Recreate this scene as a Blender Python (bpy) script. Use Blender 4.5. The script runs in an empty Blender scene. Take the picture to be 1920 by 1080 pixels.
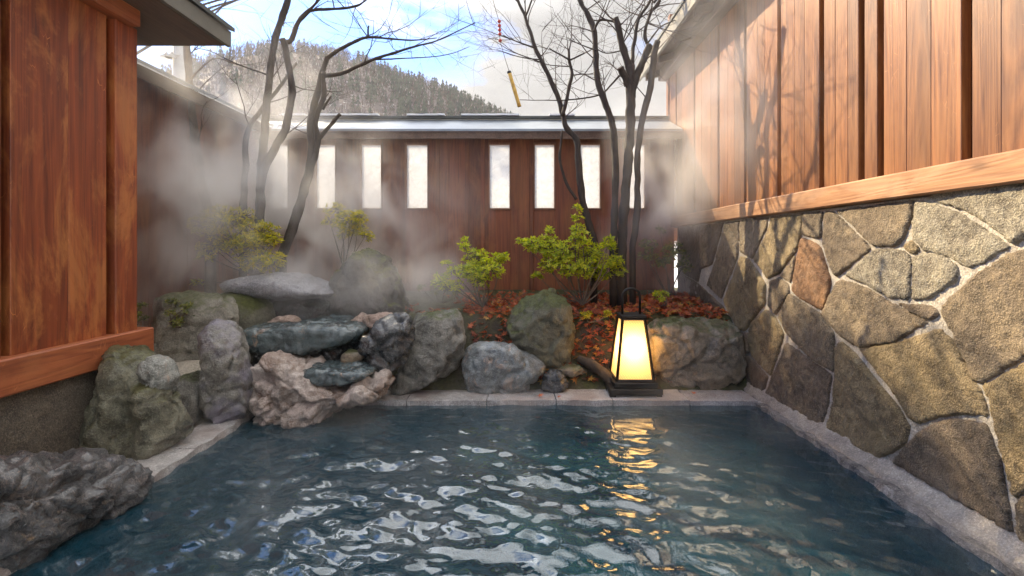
import bpy, bmesh, math, random
from mathutils import Vector, Matrix, noise, geometry
R = math.radians
rnd = random.Random(7)
scene = bpy.context.scene
col = scene.collection
F, U0, V0, H = 907.0, 975.0, 462.0, 0.85          # lens in photo pixels, vanishing point, eye height above the kerb

# ------------------------------------------------------------------ helpers
def at(u, v, Y):
    return Vector(((u - U0) / F * Y, Y, H - (v - V0) / F * Y))
def on_x(u, v, X):
    Y = F * X / (u - U0)
    return Vector((X, Y, H - (v - V0) / F * Y))
def sm(a, b, x):
    t = max(0.0, min(1.0, (x - a) / (b - a))); return t * t * (3 - 2 * t)
def fbm(p, s, o=4):
    return noise.fractal(Vector(p) * s, 1.0, 2.0, o, noise_basis='PERLIN_ORIGINAL')

def tag(o, label=None, cat=None, group=None, kind=None):
    for k, v in (('label', label), ('category', cat), ('group', group), ('kind', kind)):
        if v: o[k] = v
    return o
def thing(name, loc, label, cat, group=None):
    o = bpy.data.objects.new(name, None); o.location = loc; o.empty_display_size = .05
    col.objects.link(o); return tag(o, label, cat, group)
def link(name, me, mat, parent=None, smooth=False):
    o = bpy.data.objects.new(name, me); col.objects.link(o)
    if mat: me.materials.append(mat)
    if smooth:
        me.polygons.foreach_set('use_smooth', [True] * len(me.polygons))
    if parent:
        o.parent = parent
        p = parent; off = Vector((0, 0, 0))
        while p: off += p.location; p = p.parent
        me.transform(Matrix.Translation(-off))
    return o
def obj(name, bm, mat, parent=None, smooth=False, recalc=True):
    if recalc: bmesh.ops.recalc_face_normals(bm, faces=bm.faces[:])
    me = bpy.data.meshes.new(name); bm.to_mesh(me); bm.free()
    return link(name, me, mat, parent, smooth)
def base_origin(o):
    """put a single-mesh thing's origin at its base centre"""
    vs = [v.co for v in o.data.vertices]
    c = Vector(((min(v.x for v in vs) + max(v.x for v in vs)) / 2, (min(v.y for v in vs) + max(v.y for v in vs)) / 2, min(v.z for v in vs)))
    o.data.transform(Matrix.Translation(-c)); o.location = c; return o
def box(bm, x0, x1, y0, y1, z0, z1, bev=0.0):
    r = bmesh.ops.create_cube(bm, size=1)
    for v in r['verts']:
        v.co = Vector((x0 + (v.co.x + .5) * (x1 - x0), y0 + (v.co.y + .5) * (y1 - y0), z0 + (v.co.z + .5) * (z1 - z0)))
    if bev:
        es = list({e for v in r['verts'] for e in v.link_edges})
        bmesh.ops.bevel(bm, geom=es, offset=bev, segments=1, affect='EDGES')
def rough_box(bm, x0, x1, y0, y1, z0, z1, res, amp, sc=9.0):
    b = bmesh.new(); box(b, x0, x1, y0, y1, z0, z1)
    for ax, n in ((0, (x1 - x0) / res), (1, (y1 - y0) / res), (2, (z1 - z0) / res)):
        for k in range(1, int(n) + 1):
            co = Vector((x0, y0, z0)); co[ax] += (k / (int(n) + 1)) * ((x1 - x0, y1 - y0, z1 - z0)[ax])
            no = Vector((0, 0, 0)); no[ax] = 1
            bmesh.ops.bisect_plane(b, geom=b.verts[:] + b.edges[:] + b.faces[:], plane_co=co, plane_no=no)
    c = Vector(((x0 + x1) / 2, (y0 + y1) / 2, (z0 + z1) / 2))
    for v in b.verts:
        p = v.co.copy()
        v.co += Vector((fbm(p + Vector((3, 0, 0)), sc), fbm(p + Vector((0, 7, 0)), sc), fbm(p + Vector((0, 0, 5)), sc) * .6)) * amp
    m = bpy.data.meshes.new('t'); b.to_mesh(m); b.free(); bm.from_mesh(m); bpy.data.meshes.remove(m)
def tube(bm, pts, rad, sides=8, cap=True, rough=0.0):
    prev = None; rings = []
    n = len(pts); up = Vector((.31, .87, .2)).normalized()
    for i, p in enumerate(pts):
        d = (pts[min(i + 1, n - 1)] - pts[max(i - 1, 0)])
        if d.length < 1e-9: d = Vector((0, 0, 1))
        d.normalize()
        x = up - d * up.dot(d)
        if x.length < 1e-4: x = Vector((1, 0, 0)) - d * d.x
        x.normalize(); y = d.cross(x); up = x
        ring = []
        for k in range(sides):
            a = 2 * math.pi * k / sides
            r = rad[i] * (1 + (rough * noise.noise(Vector((p.x * 30 + k * 5.1, p.y * 30, p.z * 18))) if rough else 0))
            ring.append(bm.verts.new(p + x * (math.cos(a) * r) + y * (math.sin(a) * r)))
        rings.append(ring)
    for a, b in zip(rings, rings[1:]):
        for k in range(sides):
            bm.faces.new((a[k], a[(k + 1) % sides], b[(k + 1) % sides], b[k]))
    if cap:
        bm.faces.new(rings[0][::-1]); bm.faces.new(rings[-1])
def spline(pts, per=5):
    out = []
    n = len(pts)
    for i in range(n - 1):
        p0, p1, p2, p3 = pts[max(i - 1, 0)], pts[i], pts[i + 1], pts[min(i + 2, n - 1)]
        for k in range(per):
            t = k / per
            out.append(.5 * ((2 * p1) + (p2 - p0) * t + (2 * p0 - 5 * p1 + 4 * p2 - p3) * t * t + (3 * p1 - p0 - 3 * p2 + p3) * t ** 3))
    out.append(pts[-1]); return out

# ------------------------------------------------------------------ materials
class NB:
    def __init__(s, name):
        s.m = bpy.data.materials.new(name); s.m.use_nodes = True
        s.t = s.m.node_tree; s.t.nodes.clear()
        s.out = s.n('ShaderNodeOutputMaterial')
    def n(s, ty, **kw):
        x = s.t.nodes.new(ty)
        for k, v in kw.items():
            if k.startswith('_'): setattr(x, k[1:], v)
            else:
                i = x.inputs[int(k[1:])] if k[0] == 'i' and k[1:].isdigit() else x.inputs[k.replace('__', ' ')]
                if hasattr(v, 'is_linked') or isinstance(v, bpy.types.NodeSocket): s.t.links.new(v, i)
                else: i.default_value = v
        return x
    def l(s, a, b): s.t.links.new(a, b)
    def coord(s, scale=(1, 1, 1), loc=(0, 0, 0), kind='Object'):
        tc = s.n('ShaderNodeTexCoord'); mp = s.n('ShaderNodeMapping', Vector=tc.outputs[kind], Scale=scale, Location=loc)
        return mp.outputs[0]
    def noise(s, vec, scale, det=5, rough=.6, dist=0.0):
        return s.n('ShaderNodeTexNoise', Vector=vec, Scale=scale, Detail=det, Roughness=rough, Distortion=dist).outputs['Fac']
    def ramp(s, fac, *stops):
        r = s.n('ShaderNodeValToRGB', Fac=fac); e = r.color_ramp.elements
        while len(e) < len(stops): e.new(.5)
        for q, (p, c) in zip(e, stops):
            q.position = p; q.color = (c, c, c, 1) if isinstance(c, (int, float)) else (*c, 1)
        return r.outputs[0]
    def mix(s, fac, a, b, mode='MIX'):
        x = s.n('ShaderNodeMix', _data_type='RGBA', _blend_type=mode)
        for i, v in ((0, fac), (6, a), (7, b)):
            if isinstance(v, bpy.types.NodeSocket): s.l(v, x.inputs[i])
            else: x.inputs[i].default_value = v if i == 0 else ((*v, 1) if len(v) == 3 else v)
        return x.outputs[2]
    def math(s, op, a, b=0.0, c=None, clamp=False):
        x = s.n('ShaderNodeMath', _operation=op, _use_clamp=clamp)
        for i, v in enumerate((a, b, c)):
            if v is None: continue
            if isinstance(v, bpy.types.NodeSocket): s.l(v, x.inputs[i])
            else: x.inputs[i].default_value = v
        return x.outputs[0]
    def bump(s, h, strength=.5, dist=.01, normal=None):
        x = s.n('ShaderNodeBump', Height=h, Strength=strength, Distance=dist)
        if normal is not None: s.l(normal, x.inputs['Normal'])
        return x.outputs[0]
    def bsdf(s, color, rough=.6, normal=None, **kw):
        b = s.n('ShaderNodeBsdfPrincipled')
        for k, v in (('Base Color', color), ('Roughness', rough), ('Normal', normal), *[(k.replace('__', ' '), v) for k, v in kw.items()]):
            if v is None: continue
            if isinstance(v, bpy.types.NodeSocket): s.l(v, b.inputs[k])
            else: b.inputs[k].default_value = (*v, 1) if isinstance(v, tuple) and len(v) == 3 else v
        s.l(b.outputs[0], s.out.inputs[0]); return b

def wood(name, dark, light, axis='Z', wear=.3, wearcol=(.42, .2, .07), rough=.5, scratch=True, knots=.5):
    b = NB(name)
    st = {'Z': (1, 1, .045), 'Y': (1, .045, 1), 'X': (.045, 1, 1)}[axis]
    geo = b.n('ShaderNodeNewGeometry'); isl = geo.outputs['Random Per Island']
    tc = b.n('ShaderNodeTexCoord')
    off = b.n('ShaderNodeVectorMath', _operation='SCALE', i0=(13.7, 7.9, 5.3)); b.l(isl, off.inputs['Scale'])
    addv = b.n('ShaderNodeVectorMath', _operation='ADD', i0=tc.outputs['Object'], i1=off.outputs[0])
    mp = b.n('ShaderNodeMapping', Vector=addv.outputs[0], Scale=st).outputs[0]
    warp = b.noise(mp, 3.0, 2, .5)
    grain = b.noise(mp, 85, 4, .65, .4)
    # cathedral rings: distance field of stretched noise, wrapped
    big = b.noise(mp, 9.0, 3, .5, .8)
    rings = b.math('FRACT', b.math('MULTIPLY', big, 15.0))
    rings = b.math('ABSOLUTE', b.math('SUBTRACT', rings, .5))
    f = b.math('ADD', b.math('MULTIPLY', rings, .5), b.math('MULTIPLY', grain, .8))
    c = b.ramp(f, (.22, dark), (.72, light))
    c = b.mix(b.math('MULTIPLY', b.math('SUBTRACT', isl, .5), .5), c, (1.25, 1.1, .9), 'MULTIPLY')
    hv = b.n('ShaderNodeHueSaturation', Color=c, Value=b.math('ADD', .68, b.math('MULTIPLY', isl, .62))).outputs[0]
    # worn patches
    pat = b.noise(b.n('ShaderNodeMapping', Vector=addv.outputs[0], Scale=tuple(.35 if s < 1 else 1 for s in st)).outputs[0], 5.5, 6, .7, .5)
    wm = b.ramp(pat, (.48, 0.0), (.60, 1.0))
    c = b.mix(b.math('MULTIPLY', wm, wear), hv, wearcol)
    # long darker water stains running with the grain
    stn = b.ramp(b.noise(mp, 14, 3, .5), (.52, 0.0), (.75, 1.0))
    c = b.mix(b.math('MULTIPLY', stn, .45), c, tuple(x * .35 for x in dark))
    if scratch:
        v = b.n('ShaderNodeTexVoronoi', Vector=b.n('ShaderNodeMapping', Vector=addv.outputs[0], Rotation=(.5, .4, .2), Scale=(1, 1, .25)).outputs[0], Scale=55, _feature='DISTANCE_TO_EDGE').outputs['Distance']
        s_ = b.math('MULTIPLY', b.ramp(v, (.0, 1.0), (.02, 0.0)), b.ramp(b.noise(tc.outputs['Object'], 9.0, 4, .6), (.6, 0.0), (.68, 1.0)))
        c = b.mix(b.math('MULTIPLY', s_, .6), c, tuple(min(1, x * 1.8) for x in wearcol))
    if knots:
        v = b.n('ShaderNodeTexVoronoi', Vector=b.n('ShaderNodeMapping', Vector=addv.outputs[0], Scale=tuple(.4 if s < 1 else 1 for s in st)).outputs[0], Scale=5.0)
        k = b.ramp(v.outputs['Distance'], (.03, 1.0), (.085, 0.0))
        c = b.mix(b.math('MULTIPLY', k, knots), c, tuple(x * .25 for x in dark))
    h = b.math('ADD', b.math('MULTIPLY', grain, .6), b.math('MULTIPLY', rings, .35))
    b.bsdf(c, b.math('ADD', rough - .1, b.math('MULTIPLY', grain, .25)), b.bump(h, .35, .004))
    return b.m

def stone(name, c1, c2, moss=0.0, mosscol=(.07, .085, .02), crust=0.0, crustcol=(.55, .45, .4), rough=.62, scale=1.0, speck=.35, tint=None, bump=.8, vein=0.0, wet=0.0):
    b = NB(name)
    p = b.coord()
    n1 = b.noise(p, 6 * scale, 6, .65, .3); n2 = b.noise(p, 28 * scale, 6, .7); n3 = b.noise(p, 150 * scale, 3, .7)
    c = b.ramp(b.math('ADD', b.math('MULTIPLY', n1, .6), b.math('MULTIPLY', n2, .4)), (.41, c1), (.59, c2))
    c = b.mix(b.math('MULTIPLY', b.ramp(n3, (.52, 0.0), (.7, 1.0)), speck), c, tuple(min(1, x * 2.1) for x in c2))
    c = b.mix(b.math('MULTIPLY', b.ramp(n3, (.32, 1.0), (.46, 0.0)), speck), c, tuple(x * .35 for x in c1))
    if tint:
        tn = b.ramp(b.noise(p, 4.3 * scale, 4, .6), (.46, 0.0), (.62, 1.0)); c = b.mix(b.math('MULTIPLY', tn, .6), c, tint)
    if vein:
        v = b.ramp(b.noise(p, 9, 5, .6, 2.5), (.485, 0.0), (.5, 1.0), (.515, 0.0)); c = b.mix(b.math('MULTIPLY', v, vein), c, crustcol)
    geo = b.n('ShaderNodeNewGeometry'); nz = b.n('ShaderNodeSeparateXYZ', Vector=geo.outputs['Normal']).outputs['Z']
    if crust:
        k = b.ramp(b.noise(p, 8, 7, .75, .6), (.62 - .25 * crust, 0.0), (.72 - .25 * crust, 1.0))
        c = b.mix(b.math('MULTIPLY', k, .9), c, crustcol)
    if moss:
        k = b.math('ADD', b.math('MULTIPLY', nz, .55), b.math('SUBTRACT', b.noise(p, 7, 6, .7), .82 - .35 * moss))
        k = b.ramp(k, (.05, 0.0), (.32, 1.0))
        mc = b.ramp(b.noise(p, 60, 4, .7), (.3, tuple(x * .45 for x in mosscol)), (.7, tuple(x * 1.5 for x in mosscol)))
        c = b.mix(k, c, mc)
    h = b.math('ADD', b.math('MULTIPLY', n1, .5), b.math('ADD', b.math('MULTIPLY', n2, .6), b.math('MULTIPLY', n3, .3)))
    b.bsdf(c, b.math('ADD', rough - .15, b.math('MULTIPLY', n2, .3)), b.bump(h, bump, .04), Coat__Weight=wet, Coat__Roughness=.18)
    return b.m

M = {}
M['wood_left'] = wood('stained_wood_red', (.10, .018, .006), (.29, .066, .019), 'Z', .6, (.44, .165, .048), .52)
M['wood_left_beam'] = wood('stained_beam_red', (.16, .04, .017), (.36, .11, .042), 'Y', .3, (.42, .16, .06), .5)
M['wood_right'] = wood('cedar_boards', (.095, .031, .010), (.255, .10, .030), 'Z', .3, (.34, .155, .05), .4)
M['wood_right_beam'] = wood('cedar_beam', (.20, .085, .036), (.40, .20, .088), 'Y', .3, (.6, .38, .22), .5, scratch=False)
M['wood_back'] = wood('dark_boards', (.085, .021, .009), (.22, .064, .023), 'Z', .5, (.28, .11, .035), .55, scratch=False)
M['wood_frame'] = wood('window_frame_wood', (.13, .05, .025), (.26, .12, .06), 'Z', .2, (.3, .15, .08), .5, scratch=False)
M['recess'] = wood('recess_shade_wood', (.004, .002, .002), (.010, .005, .003), 'Z', 0, (.008, .004, .003), .7, scratch=False, knots=0)  # shade inside the board gaps is put into this near-black colour
M['soffit'] = wood('soffit_wood', (.05, .03, .022), (.11, .07, .05), 'Y', .2, (.14, .09, .06), .6, scratch=False)
def metal(name, c, rough=.35, metallic=.6):
    b = NB(name); p = b.coord(); n = b.noise(p, 7, 6, .7); n2 = b.noise(p, 70, 3, .6)
    cc = b.ramp(n, (.3, tuple(x * .7 for x in c)), (.7, c)); b.bsdf(cc, b.math('ADD', rough, b.math('MULTIPLY', n, .2)), b.bump(n2, .1, .003), Metallic=metallic); return b.m
M['roof_metal'] = metal('roof_metal', (.30, .33, .36), .32, .6)
M['roof_dark'] = metal('roof_dark_metal', (.10, .105, .095), .45, .3)
M['fascia_pale'] = metal('fascia_weathered', (.16, .15, .125), .5, .2)
M['iron'] = metal('blackened_iron', (.014, .010, .008), .4, .3)
M['pole'] = metal('galvanised_pole', (.32, .32, .33), .5, .3)
M['st_olive'] = stone('rock_olive', (0.083, 0.083, 0.060), (0.285, 0.277, 0.203), moss=.55, mosscol=(.085, .085, .03), crust=.08, crustcol=(.4, .36, .28), rough=.38, wet=0.3)
M['st_grey'] = stone('rock_grey', (0.109, 0.105, 0.093), (0.326, 0.318, 0.287), moss=.1, rough=.38)
M['st_purple'] = stone('rock_purple', (0.128, 0.120, 0.105), (0.300, 0.292, 0.262), tint=(.23, .21, .34), rough=.38, wet=0.35)
M['st_lichen'] = stone('rock_lichen', (0.128, 0.120, 0.099), (0.345, 0.323, 0.270), moss=.4, mosscol=(.09, .1, .035), crust=.22, crustcol=(.42, .38, .32), rough=.38)
M['st_slab'] = stone('rock_slab', (0.098, 0.101, 0.119), (0.280, 0.280, 0.308), rough=.4, speck=.6, wet=0.5)
M['st_wet'] = stone('rock_wet_teal', (.03, .045, .05), (.105, .145, .155), rough=.15, speck=.15, crust=.12, crustcol=(.4, .27, .18), wet=0.9)
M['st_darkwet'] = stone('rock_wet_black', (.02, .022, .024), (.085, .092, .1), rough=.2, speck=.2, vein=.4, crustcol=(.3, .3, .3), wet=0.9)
M['st_deposit'] = stone('rock_deposit', (.28, .20, .155), (.62, .54, .49), crust=.35, crustcol=(.74, .62, .57), tint=(.2, .12, .08), bump=1.0, rough=.6, wet=0.3)
M['st_crust'] = stone('crust_pink', (.26, .18, .14), (.55, .42, .36), bump=1.0)
M['st_blue'] = stone('rock_bluegrey', (0.075, 0.087, 0.093), (0.270, 0.300, 0.307), crust=.3, crustcol=(.45, .33, .25), rough=.4, wet=0.6)
M['st_moss'] = stone('rock_moss', (0.074, 0.074, 0.054), (0.203, 0.196, 0.142), moss=.7, mosscol=(.07, .08, .018), rough=.38)
M['st_knob'] = stone('rock_knob', (.16, .165, .15), (.40, .41, .38), crust=.3, crustcol=(.45, .33, .26), wet=.3)
M['st_darkmoss'] = stone('rock_dark_moss', (.05, .048, .046), (.12, .115, .11), moss=.45, mosscol=(.08, .085, .02))
M['st_front'] = stone('rock_front', (.02, .021, .024), (.12, .122, .128), crust=.2, crustcol=(.4, .33, .3), rough=.36, vein=.5, bump=1.0, wet=0.7)
M['st_tan'] = stone('rock_tan', (0.126, 0.105, 0.077), (0.336, 0.280, 0.210), tint=(.2, .14, .07), moss=.2, rough=.38, wet=0.3)
M['mortar'] = stone('mortar', (.32, .28, .22), (.50, .44, .36), speck=.4, rough=.75, bump=.5)
M['fillet'] = stone('mortar_damp', (.2, .17, .14), (.38, .33, .27), speck=.4, rough=.5, bump=.6, wet=.3)
M['kerb'] = stone('kerb_stone', (.22, .21, .205), (.50, .48, .475), rough=.42, tint=(.34, .27, .24), speck=.5, bump=.5, wet=0.5)
M['kerb_rough'] = stone('kerb_rough', (.09, .08, .07), (.38, .34, .3), crust=.3, crustcol=(.55, .5, .45), bump=1.0, wet=0.6)
M['dado'] = stone('granite_dado', (.07, .058, .045), (.15, .125, .095), speck=.8, scale=1.3)
M['soil'] = stone('soil', (.02, .014, .01), (.07, .05, .035), moss=.42, mosscol=(.055, .06, .015), bump=1.0)
M['pool'] = stone('pool_floor_stone', (.035, .10, .12), (.09, .2, .22), rough=.5, scale=.6)
WST = [stone('wall_stone_%s' % k, a, c, speck=.5, rough=.48, scale=1.2, bump=1.0, tint=t) for k, a, c, t in (
    ('ochre', (.12, .083, .040), (.38, .28, .145), (.26, .19, .09)), ('grey', (.10, .073, .044), (.34, .255, .155), (.22, .16, .1)),
    ('pale', (.16, .13, .09), (.44, .38, .27), None), ('umber', (.072, .052, .034), (.25, .185, .12), (.17, .11, .06)))]
M['st_brown'] = stone('wall_stone_brown', (.13, .055, .02), (.3, .15, .06), tint=(.2, .12, .07), scale=1.2)
def bark(name, a, c):
    b = NB(name); p = b.coord((1, 1, .35)); n = b.noise(p, 35, 6, .7, .4); n2 = b.noise(p, 6, 3, .6)
    cc = b.ramp(b.math('ADD', b.math('MULTIPLY', n, .7), b.math('MULTIPLY', n2, .3)), (.35, a), (.65, c))
    b.bsdf(cc, .8, b.bump(n, .9, .008)); return b.m
M['bark'] = bark('bark_dark', (.012, .008, .006), (.055, .038, .028))
M['bark_pale'] = bark('bark_pale', (.05, .035, .025), (.2, .15, .11))
M['twig'] = bark('twig', (.022, .012, .010), (.06, .034, .028))
M['driftwood'] = bark('driftwood', (.025, .016, .01), (.08, .055, .035))
def leafmat(name, a, c, trans=.5, seed=1.0):
    b = NB(name); geo = b.n('ShaderNodeNewGeometry')
    cc = b.ramp(geo.outputs['Random Per Island'], (0.0, a), (1.0, c))
    pr = b.n('ShaderNodeBsdfPrincipled', Base__Color=cc, Roughness=.45)
    tr = b.n('ShaderNodeBsdfTranslucent', Color=b.n('ShaderNodeHueSaturation', Color=cc, Value=1.9, Saturation=1.1).outputs[0])
    mx = b.n('ShaderNodeMixShader', i0=trans, i1=pr.outputs[0], i2=tr.outputs[0]); b.l(mx.outputs[0], b.out.inputs[0]); return b.m
M['leaf_yellow'] = leafmat('leaf_yellowgreen', (.17, .20, .012), (.58, .48, .035))
M['leaf_green'] = leafmat('leaf_green', (.17, .25, .015), (.56, .54, .045))
M['leaf_dull'] = leafmat('leaf_dull', (.06, .09, .025), (.22, .21, .05), .4)
M['maple'] = leafmat('maple_fallen', (.12, .022, .01), (.48, .13, .05), .35)
M['maple_y'] = leafmat('maple_orange', (.3, .12, .03), (.45, .25, .05), .35)

# ------------------------------------------------------------------ camera, sun, sky
cam = bpy.data.objects.new('camera', bpy.data.cameras.new('camera')); col.objects.link(cam)
cam.location = (0, 0, H); cam.rotation_euler = (R(90), 0, 0)
cd = cam.data; cd.sensor_width = 36; cd.lens = F / 1920 * 36
cd.shift_x = (960 - U0) / 1920; cd.shift_y = -(540 - V0) / 1920
cd.clip_start = .05; cd.clip_end = 3000
scene.camera = cam
SUN = Vector((-.95, .93, 1.0)).normalized()
el = math.asin(SUN.z); az = math.atan2(SUN.x, SUN.y)
sl = bpy.data.lights.new('sun', 'SUN'); sl.energy = 5.0; sl.angle = R(.5); sl.color = (1, .82, .54)
so = bpy.data.objects.new('sun', sl); col.objects.link(so); so.rotation_euler = SUN.to_track_quat('Z', 'Y').to_euler(); so.location = (-6, 6, 9)
w = bpy.data.worlds.new('World'); scene.world = w; w.use_nodes = True
nt = w.node_tree; nt.nodes.clear()
class WB(NB):
    def __init__(s, t): s.t = t; s.out = s.n('ShaderNodeOutputWorld')
b = WB(nt)
sky = b.n('ShaderNodeTexSky', _sky_type='NISHITA', _sun_disc=False, _sun_elevation=el, _sun_rotation=az, _air_density=1.0, _dust_density=.4, _ozone_density=3.0)
tc = b.n('ShaderNodeTexCoord'); nv = b.n('ShaderNodeVectorMath', _operation='NORMALIZE', i0=tc.outputs['Generated'])
sp = b.n('ShaderNodeSeparateXYZ', Vector=nv.outputs[0])
zz = b.math('ADD', b.math('MAXIMUM', sp.outputs['Z'], 0.0), .28)
pj = b.n('ShaderNodeCombineXYZ', X=b.math('DIVIDE', sp.outputs['X'], zz), Y=b.math('DIVIDE', sp.outputs['Y'], zz))
cl = b.noise(b.n('ShaderNodeMapping', Vector=pj.outputs[0], Location=(2.3, .35, 0), Scale=(1, 1.5, 1)).outputs[0], 1.5, 8, .58, .25)
# the west side is clearer
cl2 = b.math('ADD', cl, b.math('MULTIPLY', b.math('ADD', sp.outputs['X'], .22, clamp=False), .30))
mask = b.ramp(cl2, (.43, 0.0), (.57, 1.0))
dt = b.n('ShaderNodeVectorMath', _operation='DOT_PRODUCT', i0=nv.outputs[0], i1=tuple(SUN))
glow = b.math('POWER', b.math('MAXIMUM', dt.outputs['Value'], 0.0), 17.0)
zen = b.ramp(sp.outputs['Z'], (.42, 0.0), (.85, 1.0))
cb = b.math('ADD', b.math('ADD', 1.9, b.math('MULTIPLY', zen, 9.0)), b.math('MULTIPLY', glow, 42.0))
shade = b.ramp(b.noise(pj.outputs[0], 3.2, 6, .6), (.3, .62), (.7, 1.0))
ccol = b.n('ShaderNodeVectorMath', _operation='SCALE', i0=(1.0, .985, .97), Scale=b.math('MULTIPLY', cb, shade))
skc = b.mix(mask, b.mix(1.0, sky.outputs[0], (.42, .64, 1.0), 'MULTIPLY'), ccol.outputs[0])
bg = b.n('ShaderNodeBackground', Color=skc, Strength=.13); b.l(bg.outputs[0], b.out.inputs[0])
scene.view_settings.view_transform = 'Standard'; scene.view_settings.look = 'None'
scene.view_settings.exposure = 1.45; scene.view_settings.gamma = 1

# ------------------------------------------------------------------ ground, pool, kerb
def ground_z(x, y):
    if y < 2.2 and x < -1.3:
        return .0 + .02 * sm(-1.45, -1.7, x)
    back = sm(2.84, 3.2, y) * .40 + max(0, y - 3.2) * .055
    left = sm(-1.42, -1.72, x) * .28 * sm(2.2, 2.6, y)
    z = max(back, left) + .015 * fbm((x, y, 0), 4) * sm(2.8, 3.1, y)
    return z - .03 * (1 - sm(2.8, 2.9, y))
bm = bmesh.new()
nx, ny = 130, 90
g = [[bm.verts.new((-2.6 + 4.05 * i / nx, 2.72 + 1.75 * j / ny, 0)) for i in range(nx + 1)] for j in range(ny + 1)]
for row in g:
    for v in row:
        v.co.z = ground_z(v.co.x, v.co.y) - (.12 if v.co.y < 2.76 else 0)
for j in range(ny):
    for i in range(nx): bm.faces.new((g[j][i], g[j][i + 1], g[j + 1][i + 1], g[j + 1][i]))
tag(obj('garden_ground', bm, M['soil'], smooth=True), kind='structure')
bm = bmesh.new()
nx, ny = 20, 90
g = [[bm.verts.new((-2.6 + 1.2 * i / nx, -.9 + 3.62 * j / ny, 0)) for i in range(nx + 1)] for j in range(ny + 1)]
for row in g:
    for v in row: v.co.z = ground_z(v.co.x, v.co.y) - .012
for j in range(ny):
    for i in range(nx): bm.faces.new((g[j][i], g[j][i + 1], g[j + 1][i + 1], g[j + 1][i]))
tag(obj('side_ground', bm, M['mortar'], smooth=True), kind='structure')
# pool basin
bm = bmesh.new()
x0, x1, y0, y1, zf = -1.40, 1.325, -1.0, 2.71, -.62
vv = [bm.verts.new(p) for p in ((x0, y0, zf), (x1, y0, zf), (x1, y1, zf), (x0, y1, zf), (x0, y0, -.02), (x1, y0, -.02), (x1, y1, -.02), (x0, y1, -.02))]
for f in ((0, 1, 2, 3), (3, 2, 6, 7), (0, 3, 7, 4), (1, 5, 6, 2), (0, 4, 5, 1)): bm.faces.new([vv[i] for i in f])
tag(obj('pool_floor', bm, M['pool']), kind='structure')
# water: real ripples
bm = bmesh.new()
def wave(x, y):
    q = Vector((x * .9 + .25 * y, y * 1.15, 0))
    wv = noise.noise(q * 5.2 + Vector((4, 2, 1))) * .0115 + noise.noise(q * 12.5 + Vector((1, 9, 3))) * .0112 + noise.noise(q * 29 + Vector((8, 1, 2))) * .0040
    calm = .45 + .55 * sm(2.75, 1.7, y)
    return wv * calm * (1 - .45 * sm(.1, 1.1, x))
nx, ny = 300, 360
xa, xb, ya, yb = -1.397, 1.322, -.6, 2.705
g = [[bm.verts.new((xa + (xb - xa) * i / nx, ya + (yb - ya) * j / ny, 0)) for i in range(nx + 1)] for j in range(ny + 1)]
for row in g:
    for v in row: v.co.z = -.028 + wave(v.co.x, v.co.y)
for j in range(ny):
    for i in range(nx): bm.faces.new((g[j][i], g[j][i + 1], g[j + 1][i + 1], g[j + 1][i]))
b = NB('water')
p = b.coord()
h = b.noise(p, 26, 3, .5, .6)
nb = b.bump(h, .10, .01)
gl = b.n('ShaderNodeBsdfGlossy', Color=(.93, .97, 1, 1), Roughness=.015, Normal=nb)
tr0 = b.n('ShaderNodeBsdfTransparent', Color=(.42, .68, .74, 1)); mk = b.n('ShaderNodeBsdfDiffuse', Color=(.008, .04, .062, 1))
tr = b.n('ShaderNodeMixShader', i0=.62, i1=tr0.outputs[0], i2=mk.outputs[0])
fr = b.n('ShaderNodeFresnel', IOR=1.9, Normal=nb)
mx = b.n('ShaderNodeMixShader', i0=fr.outputs[0], i1=tr.outputs[0], i2=gl.outputs[0]); b.l(mx.outputs[0], b.out.inputs[0])
M['water'] = b.m
tag(obj('water', bm, M['water'], smooth=True, recalc=False), kind='structure')

kerb = thing('pool_kerb', (0, 2.75, 0), 'pale grey stone kerb edging the dark steaming pool', 'kerb')
us = [680, 762, 913, 1042, 1148, 1292, 1420]
for a, c in zip(us, us[1:]):
    bm = bmesh.new(); xa_, xb_ = (a - U0) / F * 2.68, (c - U0) / F * 2.68
    rough_box(bm, xa_ + .003, xb_ - .003, 2.665 + rnd.uniform(0, .008), 2.88, -.075, .002 + rnd.uniform(-.004, .003), .035, .006, 14)
    obj('kerb_slab', bm, M['kerb'], kerb)
bm = bmesh.new(); rough_box(bm, -1.5, (680 - U0) / F * 2.68, 2.67, 2.9, -.3, -.01, .06, .01); obj('kerb_slab', bm, M['kerb_rough'], kerb)
ys = [.2, .62, 1.05, 1.42, 1.78, 2.02, 2.31, 2.66]
for a, c in zip(ys, ys[1:]):
    bm = bmesh.new(); o_ = rnd.uniform(-.01, .01)
    rough_box(bm, -1.52, -1.365 + o_, a + .003, c - .003, -.09, .006 + rnd.uniform(-.005, .004), .035, .010, 12)
    obj('kerb_slab', bm, M['kerb'], kerb)
bm = bmesh.new(); rough_box(bm, 1.295, 1.345, .2, 2.88, -.12, -.004, .022, .016, 13); obj('rough_edge', bm, M['kerb_rough'], kerb)
bm = bmesh.new()                                   # mortar fillet at the foot of the stone wall
prev = None
for k in range(151):
    y = .2 + 2.7 * k / 150; j = .007 * fbm((0, y, 3), 9)
    pr = [bm.verts.new((1.325 + j * .6, y, -.03)), bm.verts.new((1.33 + j, y, .006 + j * .3)), bm.verts.new((1.352, y, .018 + j * .4)), bm.verts.new((1.374, y, .052 + j)), bm.verts.new((1.392, y, .064 + j))]
    if prev:
        for q in range(4): bm.faces.new((prev[q], prev[q + 1], pr[q + 1], pr[q]))
    prev = pr
obj('mortar_fillet', bm, M['fillet'], kerb, smooth=True)

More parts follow.
